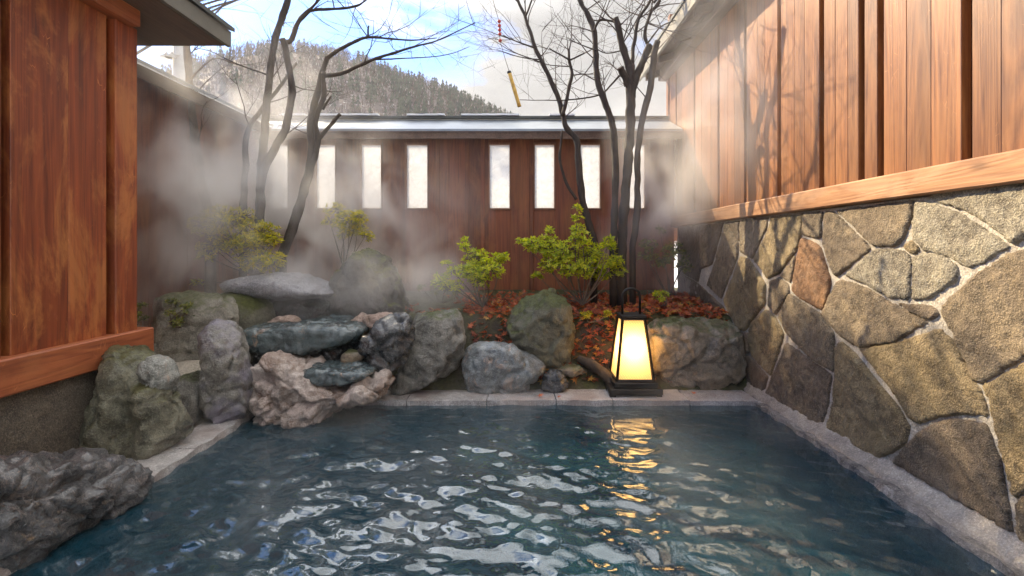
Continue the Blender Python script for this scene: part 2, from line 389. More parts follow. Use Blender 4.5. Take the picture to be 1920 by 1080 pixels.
# ------------------------------------------------------------------ crazy paving wall
def crop(c, pts):
    ox, oy, k = {'A': (1260, 320, .4072), 'B': (1540, 320, .4073), 'C': (1400, 640, .4075)}[c]
    return [(ox + k * x, oy + k * y) for x, y in pts]
WX = 1.38
stones = [
 ('A', [(32,262),(243,240),(190,432),(138,452),(125,512),(55,470)], 3), ('A', [(255,240),(278,268),(312,335),(310,390),(232,590),(165,525),(200,430)], 1),
 ('A', [(258,237),(316,232),(316,330),(282,275)], 3), ('A', [(322,228),(452,215),(440,270),(375,408),(340,380),(322,375)], 1),
 ('A', [(462,213),(612,197),(600,300),(580,370),(500,475),(445,500),(420,455),(382,410),(450,270)], 0), ('A', [(616,195),(702,187),(695,310),(665,310),(606,296)], 1),
 ('A', [(600,308),(650,325),(690,350),(738,490),(740,530),(725,590),(700,645),(600,590),(558,555),(575,450)], 9),
 ('A', [(320,392),(355,405),(400,460),(438,525),(435,615),(375,690),(345,735),(308,733),(240,600),(300,450)], 0), ('A', [(575,388),(575,430),(552,518),(505,485)], 1),
 ('A', [(455,510),(498,492),(545,525),(548,560),(485,665),(450,620)], 1), ('A', [(440,640),(480,670),(525,755),(460,945),(370,850),(355,770),(370,700)], 0),
 ('A', [(545,568),(600,600),(690,660),(755,745),(750,930),(640,860),(535,750),(495,670)], 1), ('A', [(312,748),(352,745),(362,838),(318,850)], 3),
 ('A', [(318,862),(362,855),(450,950),(425,1030),(320,960)], 3), ('C', [(190,5),(400,155),(385,290),(355,385),(340,395),(95,240),(130,150)], 3),
 ('A', [(58,480),(120,515),(240,625),(270,690),(300,740),(300,900),(90,900)], 3),
 ('B', [(22,190),(60,185),(240,355),(215,380),(78,492),(50,440),(15,340),(20,300)], 1), ('B', [(72,183),(435,137),(425,220),(385,320),(350,348),(250,348),(150,250)], 1),
 ('B', [(448,136),(520,146),(650,195),(885,353),(830,372),(770,425),(700,445),(655,440),(600,395),(480,365),(430,310),(437,210)], 2),
 ('B', [(485,128),(560,90),(933,55),(1100,30),(1100,250),(935,315),(905,342),(780,240),(660,176)], 2), ('B', [(245,365),(350,358),(395,375),(420,395),(418,590),(330,590),(215,525),(115,485)], 2),
 ('B', [(385,345),(425,320),(465,365),(440,386),(410,378)], 0), ('B', [(430,400),(480,378),(570,385),(640,450),(630,510),(500,592),(430,595)], 2),
 ('B', [(100,500),(220,540),(320,602),(510,695),(350,790),(180,815),(80,750),(10,660),(40,590),(75,515)], 1), ('B', [(362,612),(520,620),(555,665),(520,688),(430,655)], 3),
 ('B', [(565,622),(720,475),(860,390),(933,370),(1150,300),(1150,800),(933,872),(850,920),(745,985),(705,960),(665,850),(605,715),(575,690)], 1),
 ('C', [(530,38),(700,4),(905,-60),(960,0),(985,40),(1045,160),(1088,230),(1130,345),(1000,336),(900,346),(800,380),(758,355),(705,258),(610,140)], 0),
 ('C', [(415,25),(450,5),(520,70),(605,175),(710,310),(765,400),(735,480),(605,545),(375,400),(400,300),(418,120)], 0),
 ('C', [(675,555),(800,420),(880,376),(970,354),(1118,384),(1170,530),(1212,730),(1232,885),(960,720)], 3),
 ('C', [(1148,370),(1112,232),(1095,205),(1276,108),(1420,40),(1420,640),(1276,700),(1240,725),(1190,540)], 0),
 ('C', [(1252,760),(1276,722),(1420,660),(1420,1080),(1255,910)], 1)]
swall = thing('stone_wall', (1.4, 2.5, 0), 'low wall of large crazy paved stones in pale mortar beside the pool', 'stone wall')
bm = bmesh.new(); rough_box(bm, 1.3755, 1.52, .2, 4.225, -.15, 1.018, .04, .003, 18); obj('mortar', bm, M['mortar'], swall)
def wall_stone(pts, mat, seed, label=None, bulge=.017, world=False):
    P = [on_x(u, v, WX) if not world else Vector((WX, u, v)) for u, v in pts]; n = len(P)
    q = [Vector((p.y, p.z)) for p in P]
    ar = sum(q[i].x * q[(i + 1) % n].y - q[(i + 1) % n].x * q[i].y for i in range(n)); sg = 1 if ar > 0 else -1
    q2 = []
    for i in range(n):                                # widen the stones towards their joints
        a, c = (q[i] - q[i - 1]).normalized(), (q[(i + 1) % n] - q[i]).normalized()
        na, nc = Vector((a.y, -a.x)) * sg, Vector((c.y, -c.x)) * sg; bi = (na + nc)
        bi = bi.normalized() if bi.length > .1 else na
        q2.append(q[i] + bi * min(.008, .0042 / max(.45, bi.dot(na))))
    q = q2
    per = []
    for i in range(n):
        a, c = q[i], q[(i + 1) % n]; k = max(1, int((c - a).length / .012))
        for t in range(k): per.append(a.lerp(c, t / k))
    m_ = len(per); cen = sum(per, Vector((0, 0))) / m_
    per = [p_ * .5 + (per[i_ - 1] + per[(i_ + 1) % m_]) * .25 for i_, p_ in enumerate(per)]
    per = [p_ + Vector((noise.noise(Vector((p_.x * 40, p_.y * 40, seed))), noise.noise(Vector((p_.x * 40, p_.y * 40, seed + 9))))) * .004 for p_ in per]
    def inside(p_):
        c_ = False; j = m_ - 1
        for i in range(m_):
            if (per[i].y > p_.y) != (per[j].y > p_.y) and p_.x < (per[j].x - per[i].x) * (p_.y - per[i].y) / (per[j].y - per[i].y + 1e-12) + per[i].x: c_ = not c_
            j = i
        return c_
    def dist(p_):
        return min(geometry.intersect_point_line(p_, per[i], per[(i + 1) % m_])[0].to_2d().__sub__(p_).length if 0 < geometry.intersect_point_line(p_, per[i], per[(i + 1) % m_])[1] < 1 else (per[i] - p_).length for i in range(0, m_))
    sx = [p_.x for p_ in per]; sy = [p_.y for p_ in per]; st = .008
    pts2 = list(per); ds = [0.0] * m_
    yy = min(sy)
    while yy < max(sy):
        xx = min(sx)
        while xx < max(sx):
            c_ = Vector((xx + rnd.uniform(-.004, .004), yy + rnd.uniform(-.004, .004)))
            if inside(c_):
                d = min((o_ - c_).length for o_ in per)
                if d > .005: pts2.append(c_); ds.append(d)
            xx += st
        yy += st
    vs, es, fs, *_ = geometry.delaunay_2d_cdt(pts2, [(i, (i + 1) % m_) for i in range(m_)], [], 1, 1e-6)
    bm = bmesh.new(); tiltv = (rnd.uniform(-.03, .03), rnd.uniform(-.03, .03))
    top = []
    for i, v in enumerate(vs):
        d = ds[i] if i < len(ds) else 0
        hgt = bulge * (1 - math.exp(-d / .0045)) + (tiltv[0] * (v.x - cen.x) + tiltv[1] * (v.y - cen.y)) * min(1, d / .02)
        hgt += (.005 * fbm((v.x, v.y, seed), 9) + .0045 * fbm((v.x, v.y, seed + 4), 30)) * min(1, d / .012)
        top.append(bm.verts.new((WX - hgt, v.x, v.y)))
    for f in fs:
        try: bm.faces.new([top[i] for i in f])
        except ValueError: pass
    bm.normal_update()
    be = [e for e in bm.edges if e.is_boundary]
    r = bmesh.ops.extrude_edge_only(bm, edges=be)
    for v in r['geom']:
        if isinstance(v, bmesh.types.BMVert): v.co.x = WX + .02
    o = obj('wall_stone', bm, mat, swall, smooth=True)
    if label: o['label'] = label
for i, (c, pts, k) in enumerate(stones):
    wall_stone(crop(c, pts), M['st_brown'] if k == 9 else WST[k], i * 3.3, 'reddish brown stone' if k == 9 else None)

for i, (pts, k) in enumerate((([(1.19,.03),(1.2,.33),(1.02,.37),(.72,.31),(.70,.04)], 0), ([(1.2,.36),(1.19,.62),(1.0,.70),(.80,.66),(.75,.35),(1.0,.39)], 1), ([(1.19,.66),(1.2,1.0),(.86,1.0),(.78,.70),(1.0,.73)], 2),
        ([(.68,.04),(.70,.33),(.44,.42),(.24,.36),(.24,.04)], 3), ([(.72,.36),(.77,.67),(.50,.76),(.24,.70),(.24,.39),(.45,.44)], 0), ([(.76,.70),(.83,1.0),(.24,1.0),(.24,.73),(.5,.79)], 1))):
    wall_stone(pts, WST[k], 200 + i * 3.3, world=True)

# ------------------------------------------------------------------ right building
rb = thing('bathhouse', (1.45, 2.5, 1.0), 'tall cedar boarded bathhouse wall with deep eaves above the stone wall', 'building')
gaps = [4.47, 4.27, 3.82, 3.36, 2.96, 2.575, 2.21, 1.956, 1.849, 1.4955, 1.17, .8, .45, .1]
bm = bmesh.new()
for i, (a, c) in enumerate(zip(gaps, gaps[1:])):
    gw = .017 + .002 * math.sin(i * 3)
    n_ = 3 if a - c > .25 else 1
    cuts = [c + gw] + [c + gw + (a - c - 2 * gw) * (k + rnd.uniform(-.15, .15)) / n_ for k in range(1, n_)] + [a - gw]
    for y_a, y_b in zip(cuts, cuts[1:]):
        box(bm, 1.378 + rnd.uniform(0, .0015), 1.412, y_a + .0006, y_b - .0006, 1.085, 2.62, .0015)
obj('boarding', bm, M['wood_right'], rb)
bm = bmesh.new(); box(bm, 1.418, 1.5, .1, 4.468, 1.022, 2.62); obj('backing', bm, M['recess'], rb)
bm = bmesh.new(); box(bm, 1.338, 1.44, .1, 4.30, 1.022, 1.112, .006); obj('sill_beam', bm, M['wood_right_beam'], rb)
bm = bmesh.new(); box(bm, 1.30, 1.44, .1, 4.55, 2.40, 2.50, .004)
obj('wall_plate', bm, M['soffit'], rb)
rf = None
bm = bmesh.new()
def prism(bm, prof, y0, y1):
    a = [bm.verts.new((x, y0, z)) for x, z in prof]; c = [bm.verts.new((x, y1, z)) for x, z in prof]; n = len(prof)
    bm.faces.new(a); bm.faces.new(c[::-1])
    for i in range(n): bm.faces.new((a[i], a[(i + 1) % n], c[(i + 1) % n], c[i]))
prism(bm, [(1.155, 2.455), (3.2, 3.1), (3.2, 3.16), (1.155, 2.515)], .1, 4.62); rf = obj('roof', bm, M['soffit'], rb)
bm = bmesh.new(); prism(bm, [(1.135, 2.435), (1.153, 2.43), (1.153, 2.53), (1.135, 2.535)], .08, 4.64); obj('fascia', bm, M['fascia_pale'], rf)
bm = bmesh.new(); prism(bm, [(1.125, 2.537), (3.2, 3.18), (3.2, 3.2), (1.125, 2.557)], .08, 4.66); obj('roof_sheet', bm, M['roof_dark'], rf)
for k in range(11):
    bm = bmesh.new(); y = .3 + .42 * k; prism(bm, [(1.18, 2.40), (1.43, 2.48), (1.43, 2.535), (1.18, 2.457)], y, y + .045); obj('rafter', bm, M['soffit'], rf)
bm = bmesh.new(); box(bm, 1.385, 4.2, 4.475, 4.53, .9, 3.0); obj('end_wall', bm, M['wood_right'], rb)
bm = bmesh.new(); box(bm, 1.372, 1.40, 4.476, 4.54, 1.05, 2.6, .003); obj('corner_board', bm, M['wood_right'], rb)

# ------------------------------------------------------------------ left building
lb = thing('changing_hut', (-1.9, 1.2, .34), 'reddish stained wooden hut with wide boards and overhanging eave', 'building')
bm = bmesh.new()
for a, c in ((-.5, .1), (.11, .62), (.63, 1.15), (1.16, 1.64), (1.67, 1.885), (1.887, 2.06)):
    box(bm, -1.80, -1.76 + rnd.uniform(-.001, .001), a, c, .452, 1.86, .002)
obj('boarding', bm, M['wood_left'], lb)
bm = bmesh.new(); box(bm, -1.83, -1.745, 2.088, 2.208, .46, 1.84, .004); obj('corner_post', bm, M['wood_left'], lb)
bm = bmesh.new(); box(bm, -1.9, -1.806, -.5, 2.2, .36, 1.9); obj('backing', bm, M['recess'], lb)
bm = bmesh.new(); box(bm, -1.92, -1.72, -.5, 2.278, .345, .472, .006); obj('sill_beam', bm, M['wood_left_beam'], lb)
bm = bmesh.new(); box(bm, -1.9, -1.70, -.5, 2.17, 1.832, 1.905, .004); obj('wall_plate', bm, M['wood_left_beam'], lb)
bm = bmesh.new(); box(bm, -3.6, -1.84, 2.205, 2.245, .3, 2.9); obj('end_wall', bm, M['wood_left'], lb)
bm = bmesh.new(); prism(bm, [(-1.552, 1.912), (-3.6, 2.62), (-3.6, 2.68), (-1.552, 1.965)], -.6, 2.55); rf = obj('roof', bm, M['soffit'], lb)
bm = bmesh.new(); prism(bm, [(-1.55, 1.905), (-1.53, 1.905), (-1.53, 1.985), (-1.55, 1.985)], -.62, 2.562); obj('fascia', bm, M['fascia_pale'], rf)
bm = bmesh.new(); prism(bm, [(-1.518, 1.99), (-3.6, 2.71), (-3.6, 2.73), (-1.518, 2.01)], -.62, 2.575); obj('roof_sheet', bm, M['roof_dark'], rf)
bm = bmesh.new(); box(bm, -3.5, -1.556, -.6, 2.548, 1.906, 1.93); obj('soffit_board', bm, M['soffit'], rf)
bm = bmesh.new(); prism(bm, [(-1.7, 1.931), (-3.5, 1.931), (-3.5, 2.57)], 2.50, 2.53); obj('gable_board', bm, M['soffit'], rf)
bm = bmesh.new(); rough_box(bm, -1.95, -1.75, -.5, 2.16, -.1, .343, .05, .006, 14); obj('plinth', bm, M['dado'], lb)

# ------------------------------------------------------------------ back and side boundary walls
bw = thing('boundary_wall', (0, 4.3, .4), 'dark brown boarded wall with eight tall narrow windows across the garden', 'wall')
wins = [(503, 541), (590, 630), (675, 716), (760, 803), (916, 957), (1001, 1041), (1087, 1127), (1175, 1211)]
WY = 4.3; wz0, wz1 = 1.178, 1.772
wx = [((a - U0) / F * WY, (c - U0) / F * WY) for a, c in wins]
bm = bmesh.new()
edges = [-2.6] + [e for p_ in wx for e in p_] + [1.372]
def planks(x0, x1, z0, z1):
    n_ = max(1, round((x1 - x0) / .17)); xs = [x0 + (x1 - x0) * k / n_ for k in range(n_ + 1)]
    for a, c in zip(xs, xs[1:]): box(bm, a + .0001, c - .0001, WY + rnd.uniform(0, .003), WY + .035, z0, z1, .0015)
for a, c in zip(edges[0::2], edges[1::2]): planks(a, c, .3, 1.9)
for a, c in wx: planks(a, c, .3, wz0 - .001); planks(a, c, wz1 + .001, 1.9)
obj('boarding', bm, M['wood_back'], bw)
bm = bmesh.new()
for x_ in (-.73, -.47, -.33, .10, 1.17): box(bm, x_ - .018, x_ + .018, WY - .012, WY - .002, .3, 1.84, .002)
obj('battens', bm, M['wood_back'], bw)
b = NB('window_glass')
gl = b.n('ShaderNodeBsdfGlossy', Roughness=.03); tp = b.n('ShaderNodeBsdfTransparent', Color=(.8, .8, .82, 1)); tl = b.n('ShaderNodeBsdfTranslucent', Color=(.52, .53, .55, 1))
nn = b.ramp(b.noise(b.coord(), 14, 7, .75, .6), (.38, .45), (.62, .75))
m1 = b.n('ShaderNodeMixShader', i0=nn, i1=tp.outputs[0], i2=tl.outputs[0])
m2 = b.n('ShaderNodeMixShader', i0=.05, i1=m1.outputs[0], i2=gl.outputs[0]); b.l(m2.outputs[0], b.out.inputs[0]); M['glass'] = b.m
for a, c in wx:
    bm = bmesh.new(); t = .008
    box(bm, a - .004, a + t, WY - .006, WY + .05, wz0, wz1, .001); box(bm, c - t, c + .004, WY - .006, WY + .05, wz0, wz1, .001)
    box(bm, a + t + .0005, c - t - .0005, WY - .005, WY + .05, wz1 - .018, wz1, .001); box(bm, a + t + .0005, c - t - .0005, WY - .012, WY + .05, wz0 - .002, wz0 + .012, .001)
    fr = obj('window', bm, M['wood_frame'], bw)
    bm = bmesh.new(); box(bm, a + t + .001, c - t - .001, WY + .028, WY + .032, wz0 + .013, wz1 - .019); obj('pane', bm, M['glass'], fr)
bm = bmesh.new()
v = [bm.verts.new(p_) for p_ in ((-2.7, 4.05, 1.835), (1.362, 4.05, 1.835), (1.362, 4.47, 2.02), (-2.7, 4.47, 2.02), (-2.7, 4.05, 1.815), (1.362, 4.05, 1.815), (1.362, 4.47, 1.99), (-2.7, 4.47, 1.99))]
for f in ((0, 1, 2, 3), (4, 7, 6, 5), (0, 4, 5, 1), (2, 6, 7, 3), (1, 5, 6, 2), (0, 3, 7, 4)): bm.faces.new([v[i] for i in f])
rf = obj('roof', bm, M['roof_metal'], bw)
bm = bmesh.new(); box(bm, -2.7, 1.362, 4.062, 4.078, 1.755, 1.814); obj('eave_board', bm, M['soffit'], rf)
bm = bmesh.new(); box(bm, -2.7, 1.37, 4.44, 4.50, 2.022, 2.05, .004); obj('ridge_cap', bm, M['roof_dark'], rf)
b = NB('snow'); p = b.coord(); n_ = b.noise(p, 3, 6, .7); b.bsdf(b.ramp(n_, (.3, (.72, .75, .8)), (.7, (.86, .87, .88))), .7, b.bump(n_, .6, .05)); M['snow'] = b.m
bm = bmesh.new()
x_ = -2.2
while x_ < .5:
    ln = rnd.uniform(.15, .6); rough_box(bm, x_, x_ + ln, 4.425, 4.515, 2.051, 2.066, .03, .006, 20); x_ += ln + rnd.uniform(.05, .3)
obj('snow', bm, M['snow'], rf)['kind'] = 'stuff'

sw = thing('side_wall', (-2.28, 3.3, .3), 'steam veiled boarded side wall with sloping metal cap behind the thin trees', 'wall')
bm = bmesh.new(); y_ = 2.25
while y_ < 4.28:
    box(bm, -2.29, -2.25 + rnd.uniform(0, .003), y_, min(y_ + .168, 4.296), .2, 1.84, .0015); y_ += .17
obj('boarding', bm, M['wood_back'], sw)
bm = bmesh.new(); prism(bm, [(-2.06, 1.845), (-2.06, 1.865), (-2.6, 2.1), (-2.6, 2.08)], 2.26, 4.04); obj('roof', bm, M['roof_metal'], sw)
bm = bmesh.new(); prism(bm, [(-2.09, 1.77), (-2.075, 1.77), (-2.075, 1.842), (-2.09, 1.842)], 2.26, 4.04); obj('eave_board', bm, M['soffit'], sw)

# ------------------------------------------------------------------ rocks
def rock(label, mat, outs, vox=.012, d1=.02, d2=.008, seed=0, cat='rock', name='rock', facets=8, fd=.9, strata=0.0):
    bm = bmesh.new()
    for pts, P0, yaw, th, ex in outs:
        t = Vector((math.cos(R(yaw)), math.sin(R(yaw)), 0)); nrm = Vector((-t.y, t.x, 0)); p0 = Vector((P0[0], P0[1], 0))
        loc = []
        for u, v in pts:
            if len(pts[0]) == 2:
                d = Vector(((u - U0) / F, 1, -(v - V0) / F)); s = p0.dot(nrm) / Vector((d.x, d.y, 0)).dot(nrm)
                P = Vector((0, 0, H)) + d * s; loc.append(Vector(((P - p0).dot(t), P.z)))
        loc = [Vector((q.x, q.y, 0)) for q in loc]; loc = spline(loc + [loc[0]], 4)[:-1]
        n = len(loc); c = sum(loc, Vector()) / n
        rings = []; K = 9
        for k in range(-K, K + 1):
            a = k / K * math.pi / 2 * .93; sc = math.cos(a) ** ex; dp = math.copysign(abs(math.sin(a)) ** ex, a) * th
            rings.append([bm.verts.new(p0 + t * (c.x + (q.x - c.x) * sc) + nrm * dp + Vector((0, 0, c.y + (q.y - c.y) * sc))) for q in loc])
        for a, c_ in zip(rings, rings[1:]):
            for i in range(n): bm.faces.new((a[i], a[(i + 1) % n], c_[(i + 1) % n], c_[i]))
        bm.faces.new(rings[0]); bm.faces.new(rings[-1][::-1])
    bmesh.ops.recalc_face_normals(bm, faces=bm.faces[:])
    me = bpy.data.meshes.new('t'); bm.to_mesh(me); bm.free()
    o = bpy.data.objects.new('t', me); col.objects.link(o)
    md = o.modifiers.new('r', 'REMESH'); md.mode = 'VOXEL'; md.voxel_size = vox
    m2 = bpy.data.meshes.new_from_object(o.evaluated_get(bpy.context.evaluated_depsgraph_get()))
    bpy.data.objects.remove(o); bpy.data.meshes.remove(me)
    bm = bmesh.new(); bm.from_mesh(m2); bpy.data.meshes.remove(m2)
    rr = random.Random(seed + 11)
    c = sum((v.co for v in bm.verts), Vector()) / max(1, len(bm.verts))
    for _ in range(facets):                          # broken flat faces
        d = Vector((rr.gauss(0, 1), rr.gauss(-.5, 1), rr.gauss(.1, .8))).normalized()
        mxd = max((v.co - c).dot(d) for v in bm.verts) * rr.uniform(fd - .08, fd + .08)
        for v in bm.verts:
            e = (v.co - c).dot(d) - mxd
            if e > 0: v.co -= d * e * .85
    bm.normal_update()
    off = Vector((seed * 3.1, seed * 1.7, seed * .9))
    for v in bm.verts:
        q = v.co + off
        qw = q + Vector((fbm(q, 6, 2), fbm(q + Vector((5, 0, 0)), 6, 2), fbm(q + Vector((0, 5, 0)), 6, 2))) * .03
        dd = d2 * fbm(q, 22, 4) + d1 * .5 * fbm(q, 5, 3)
        for sc_, am in ((5.5, 1.0), (13.0, .42)):
            dv, pv = noise.voronoi(qw * sc_); cv = noise.cell_vector(pv[0] * 37.0) * 2 - Vector((1, 1, 1))
            dd += d1 * am * 1.1 * cv.dot(qw * sc_ - pv[0]) - d1 * am * .55 * max(0, .10 - (dv[1] - dv[0])) / .10
        if strata: dd += strata * noise.noise(Vector((q.x * 5, q.y * 5, (q.z + .35 * q.x + .02 * fbm(q, 8)) * 45)))
        v.co += v.normal * dd
    o = obj(name, bm, M[mat], smooth=True)
    base_origin(o); return tag(o, label, cat)
def gp(u, v, z=0):                                   # ground point under a pixel
    Y = F * (H - z) / (v - V0); return ((u - U0) / F * Y, Y)
def pl(u, Y): return ((u - U0) / F * Y, Y)

# long dark rock in the corner: outline given through the pixels of a plane that runs along the pool
rock('long dark craggy rock with pale veins lying along the pool edge below the hut plinth', 'st_front', [
  ([(-330,905),(-200,885),(-60,872),(60,860),(150,853),(205,853),(240,866),(256,890),(256,915),(180,960),(90,1015),(0,1078),(-180,1160),(-400,1200)], (-1.47, 1.46), 76, .17, .7)], vox=.010, d1=.03, d2=.012, seed=1, strata=.005)
r2 = rock('tall greenish rock with a pale rounded knob beside the plinth', 'st_olive', [
  ([(190,668),(205,653),(250,650),(284,658),(290,690),(258,722),(246,790),(244,862),(200,864),(150,850),(150,820),(172,760),(182,710)], (-1.60, 2.06), 40, .12, .5),
  ([(240,728),(264,716),(300,718),(326,735),(340,765),(357,792),(356,806),(330,832),(290,854),(252,864),(240,800)], (-1.50, 2.05), 48, .11, .5)], seed=2, d1=.022)
kn = rock('x', 'st_knob', [([(256,692),(266,673),(290,666),(320,675),(332,700),(330,728),(304,742),(262,732)], (-1.50, 2.03), 42, .09, .8)], vox=.009, seed=32, d1=.014, facets=3, name='knob')
for k_ in ('label', 'category'): del kn[k_]
kn.parent = r2; kn.location = kn.location - r2.location
rock('small grey block wedged between the greenish rock and the purple topped rock', 'st_grey', [([(334,706),(376,700),(384,720),(384,775),(362,800),(338,792),(330,740)], pl(358, 2.36), 20, .12, .55)], seed=3, d1=.01)
rock('upright grey rock with a purplish top at the pool corner', 'st_purple', [
  ([(376,622),(400,603),(427,602),(450,618),(463,650),(470,690),(477,735),(475,768),(450,784),(420,790),(392,784),(384,740),(382,690),(376,655)], pl(428, 2.42), 20, .15, .6)], seed=4, d1=.016)
rock('broad lichen covered boulder under a small green sprig', 'st_lichen', [([(300,562),(328,550),(380,549),(432,558),(452,580),(454,640),(445,710),(330,720),(292,670),(290,600)], pl(370, 2.78), 15, .2, .6)], seed=5)
rock('smooth rounded olive boulder behind the purple topped rock', 'st_moss', [([(412,552),(440,543),(480,547),(508,562),(522,588),(524,640),(505,700),(430,700),(408,610)], pl(465, 2.95), 10, .2, .75)], seed=6, d1=.008, d2=.004)
rock('flat grey capstone slab above the waterfall', 'st_slab', [([(430,530),(452,521),(500,514),(545,513),(590,524),(627,543),(629,552),(600,557),(545,558),(485,552),(440,542)], pl(530, 3.08), 0, .26, .7)], seed=7, d1=.008, facets=0, vox=.010)
rock('dark shadowed block carrying the flat capstone', 'st_darkwet', [([(505,554),(560,556),(622,556),(625,590),(618,625),(500,625),(490,590)], pl(560, 3.14), 0, .2, .6)], seed=8)
rock('big steam veiled boulder with mossy dark peak at the rear', 'st_darkmoss', [([(662,484),(684,467),(706,468),(732,490),(752,522),(766,570),(772,625),(640,630),(620,580),(626,528),(648,498)], pl(700, 3.28), 0, .26, .75)], seed=9, d1=.02)
rock('wet teal ledge stone with water sliding over it', 'st_wet', [([(472,626),(486,608),(520,603),(600,599),(660,601),(690,608),(692,622),(672,634),(640,644),(600,654),(550,658),(500,650),(480,640)], pl(580, 2.80), 0, .24, .32)], seed=10, d1=.010, facets=0, vox=.009)
rock('lower wet teal step holding a small pool of water on the mineral crusted rock', 'st_wet', [([(575,694),(590,684),(640,682),(690,686),(704,694),(690,706),(650,714),(610,716),(585,708)], pl(640, 2.52), 0, .13, .4)], seed=31, d1=.008, facets=0, vox=.008)
rock('dark wet stone under the teal ledge', 'st_darkwet', [([(478,645),(560,640),(680,635),(690,690),(660,720),(480,720),(470,680)], pl(575, 2.86), 0, .18, .6)], seed=21)
rock('black glossy wet rock leaning beside the waterfall', 'st_darkwet', [([(704,612),(722,590),(746,584),(768,592),(777,612),(771,645),(755,675),(732,694),(700,704),(682,690),(688,652)], pl(730, 2.66), -15, .13, .5)], seed=12, d1=.03, strata=.005, facets=14, fd=.82)
rock('pinkish crusted stone on top behind the black wet rock', 'st_crust', [([(655,602),(672,590),(700,588),(725,582),(748,590),(742,612),(700,620),(660,615)], pl(700, 2.86), 0, .1, .7)], seed=13, d1=.022, vox=.009)
rock('small knobbly pink crust at the upstream rim of the teal ledge', 'st_crust', [([(498,606),(515,596),(545,593),(562,601),(556,610),(520,613)], pl(530, 2.80), 0, .07, .7)], seed=14, d1=.016, vox=.008)
rock('small ochre stone tucked under the teal ledge', 'st_tan', [([(638,668),(650,658),(676,660),(682,674),(664,682),(642,680)], pl(660, 2.62), 0, .05, .7)], seed=15, d1=.008, vox=.008)
rock('large pinkish white mineral crusted rock overhanging the pool', 'st_deposit', [
  ([(478,688),(500,672),(545,670),(585,688),(620,712),(660,716),(690,700),(722,702),(734,718),(716,738),(684,748),(652,762),(602,792),(560,800),(510,801),(490,775),(480,735)], pl(600, 2.52), 0, .17, .6),
  ([(480,690),(540,676),(600,700),(690,700),(700,740),(600,780),(490,780)], pl(590, 2.66), 0, .16, .6)], seed=16, d1=.035, d2=.016, vox=.010, facets=5)
rock('tall flat topped grey rock standing on the kerb by the waterfall', 'st_grey', [([(778,592),(800,585),(830,583),(862,583),(868,620),(864,668),(850,694),(820,712),(770,735),(734,730),(750,690),(768,645)], pl(800, 2.88), 5, .15, .55)], seed=17, d1=.02)
rock('blue grey rock with peach crust patches on the kerb', 'st_blue', [([(870,664),(886,647),(935,642),(985,654),(1014,674),(1022,692),(1012,714),(985,734),(930,738),(888,736),(872,708)], pl(945, 2.90), 0, .14, .7)], seed=18, d1=.02, strata=.004)
rock('mossy egg shaped boulder half buried in red leaves', 'st_moss', [([(958,584),(984,557),(1014,545),(1046,545),(1064,565),(1074,604),(1074,650),(1062,690),(1000,692),(962,668),(946,622)], pl(1012, 3.08), 0, .18, .7)], seed=19, d1=.018)
rock('wide brownish boulder right behind the lantern', 'st_tan', [([(1216,612),(1238,599),(1290,597),(1345,600),(1376,612),(1390,642),(1394,690),(1384,722),(1340,730),(1240,728),(1212,692),(1210,640)], pl(1300, 3.02), 0, .17, .55)], seed=20, d1=.02)
rock('low wet stone between the peach crusted rock and the lantern', 'st_darkwet', [([(1018,700),(1040,690),(1062,706),(1064,724),(1040,736),(1014,734)], pl(1040, 2.86), 0, .07, .7)], seed=22, vox=.008)
rock('flat brown stone below the mossy egg shaped boulder', 'st_tan', [([(1040,690),(1062,682),(1092,684),(1098,698),(1070,704),(1044,702)], pl(1070, 2.98), 0, .1, .7)], seed=23, vox=.008, d1=.01)
# water sheet held in the upper basin
bm = bmesh.new()
ring = [at(u, v, 2.66) for u, v in ((588, 690), (612, 684), (640, 686), (662, 694), (650, 712), (620, 716), (600, 708))]
# driftwood
bm.free()
bm = bmesh.new(); P = spline([at(1085, 672, 2.98), at(1110, 684, 2.92), at(1132, 700, 2.9), at(1150, 722, 2.86)], 6)
tube(bm, P, [.012 + .022 * math.sin(.4 + 2.4 * i / len(P)) for i in range(len(P))], 9, rough=.5)
tag(base_origin(obj('driftwood', bm, M['driftwood'], smooth=True)), 'dark weathered log lying on the bank next to the lantern', 'log')

# ------------------------------------------------------------------ lantern
LX, LY = .657, 2.86
lan = thing('lantern', (LX, LY, .0), 'glowing tapered paper lantern with black frame and loop handle on the kerb', 'lantern')
bm = bmesh.new(); box(bm, LX - .148, LX + .148, LY - .142, LY + .142, .012, .045, .004); box(bm, LX - .125, LX + .125, LY - .125, LY + .125, .0455, .078, .004)
for sx in (-1, 1):
    for sy in (-1, 1): box(bm, LX + sx * .13 - .015, LX + sx * .13 + .015, LY + sy * .12 - .015, LY + sy * .12 + .015, -.004, .0115, .002)
obj('base', bm, M['iron'], lan)
zb, zt, hb, ht = .0785, .437, .105, .063
def tap(z): return hb + (ht - hb) * (z - zb) / (zt - zb)
bm = bmesh.new()
def bar(bm, a, c, r):
    d = (c - a).normalized(); tube(bm, [a, c], [r, r], 4)
for sx in (-1, 1):
    for sy in (-1, 1):
        bar(bm, Vector((LX + sx * hb, LY + sy * hb, zb)), Vector((LX + sx * ht, LY + sy * ht, zt)), .0085)
for z, r in ((zb + .006, .008), (zt - .008, .008)):
    k = tap(z)
    for sx, sy in ((0, -1), (0, 1), (-1, 0), (1, 0)):
        a = Vector((LX + (sx * k if sx else -k), LY + (sy * k if sy else -k), z)); c = Vector((LX + (sx * k if sx else k), LY + (sy * k if sy else k), z)); bar(bm, a, c, r)
obj('frame', bm, M['iron'], lan)
b = NB('lantern_paper')
tcn = b.n('ShaderNodeTexCoord'); spx = b.n('ShaderNodeSeparateXYZ', Vector=tcn.outputs['Object'])
hor = b.math('ADD', spx.outputs['X'], spx.outputs['Y'])
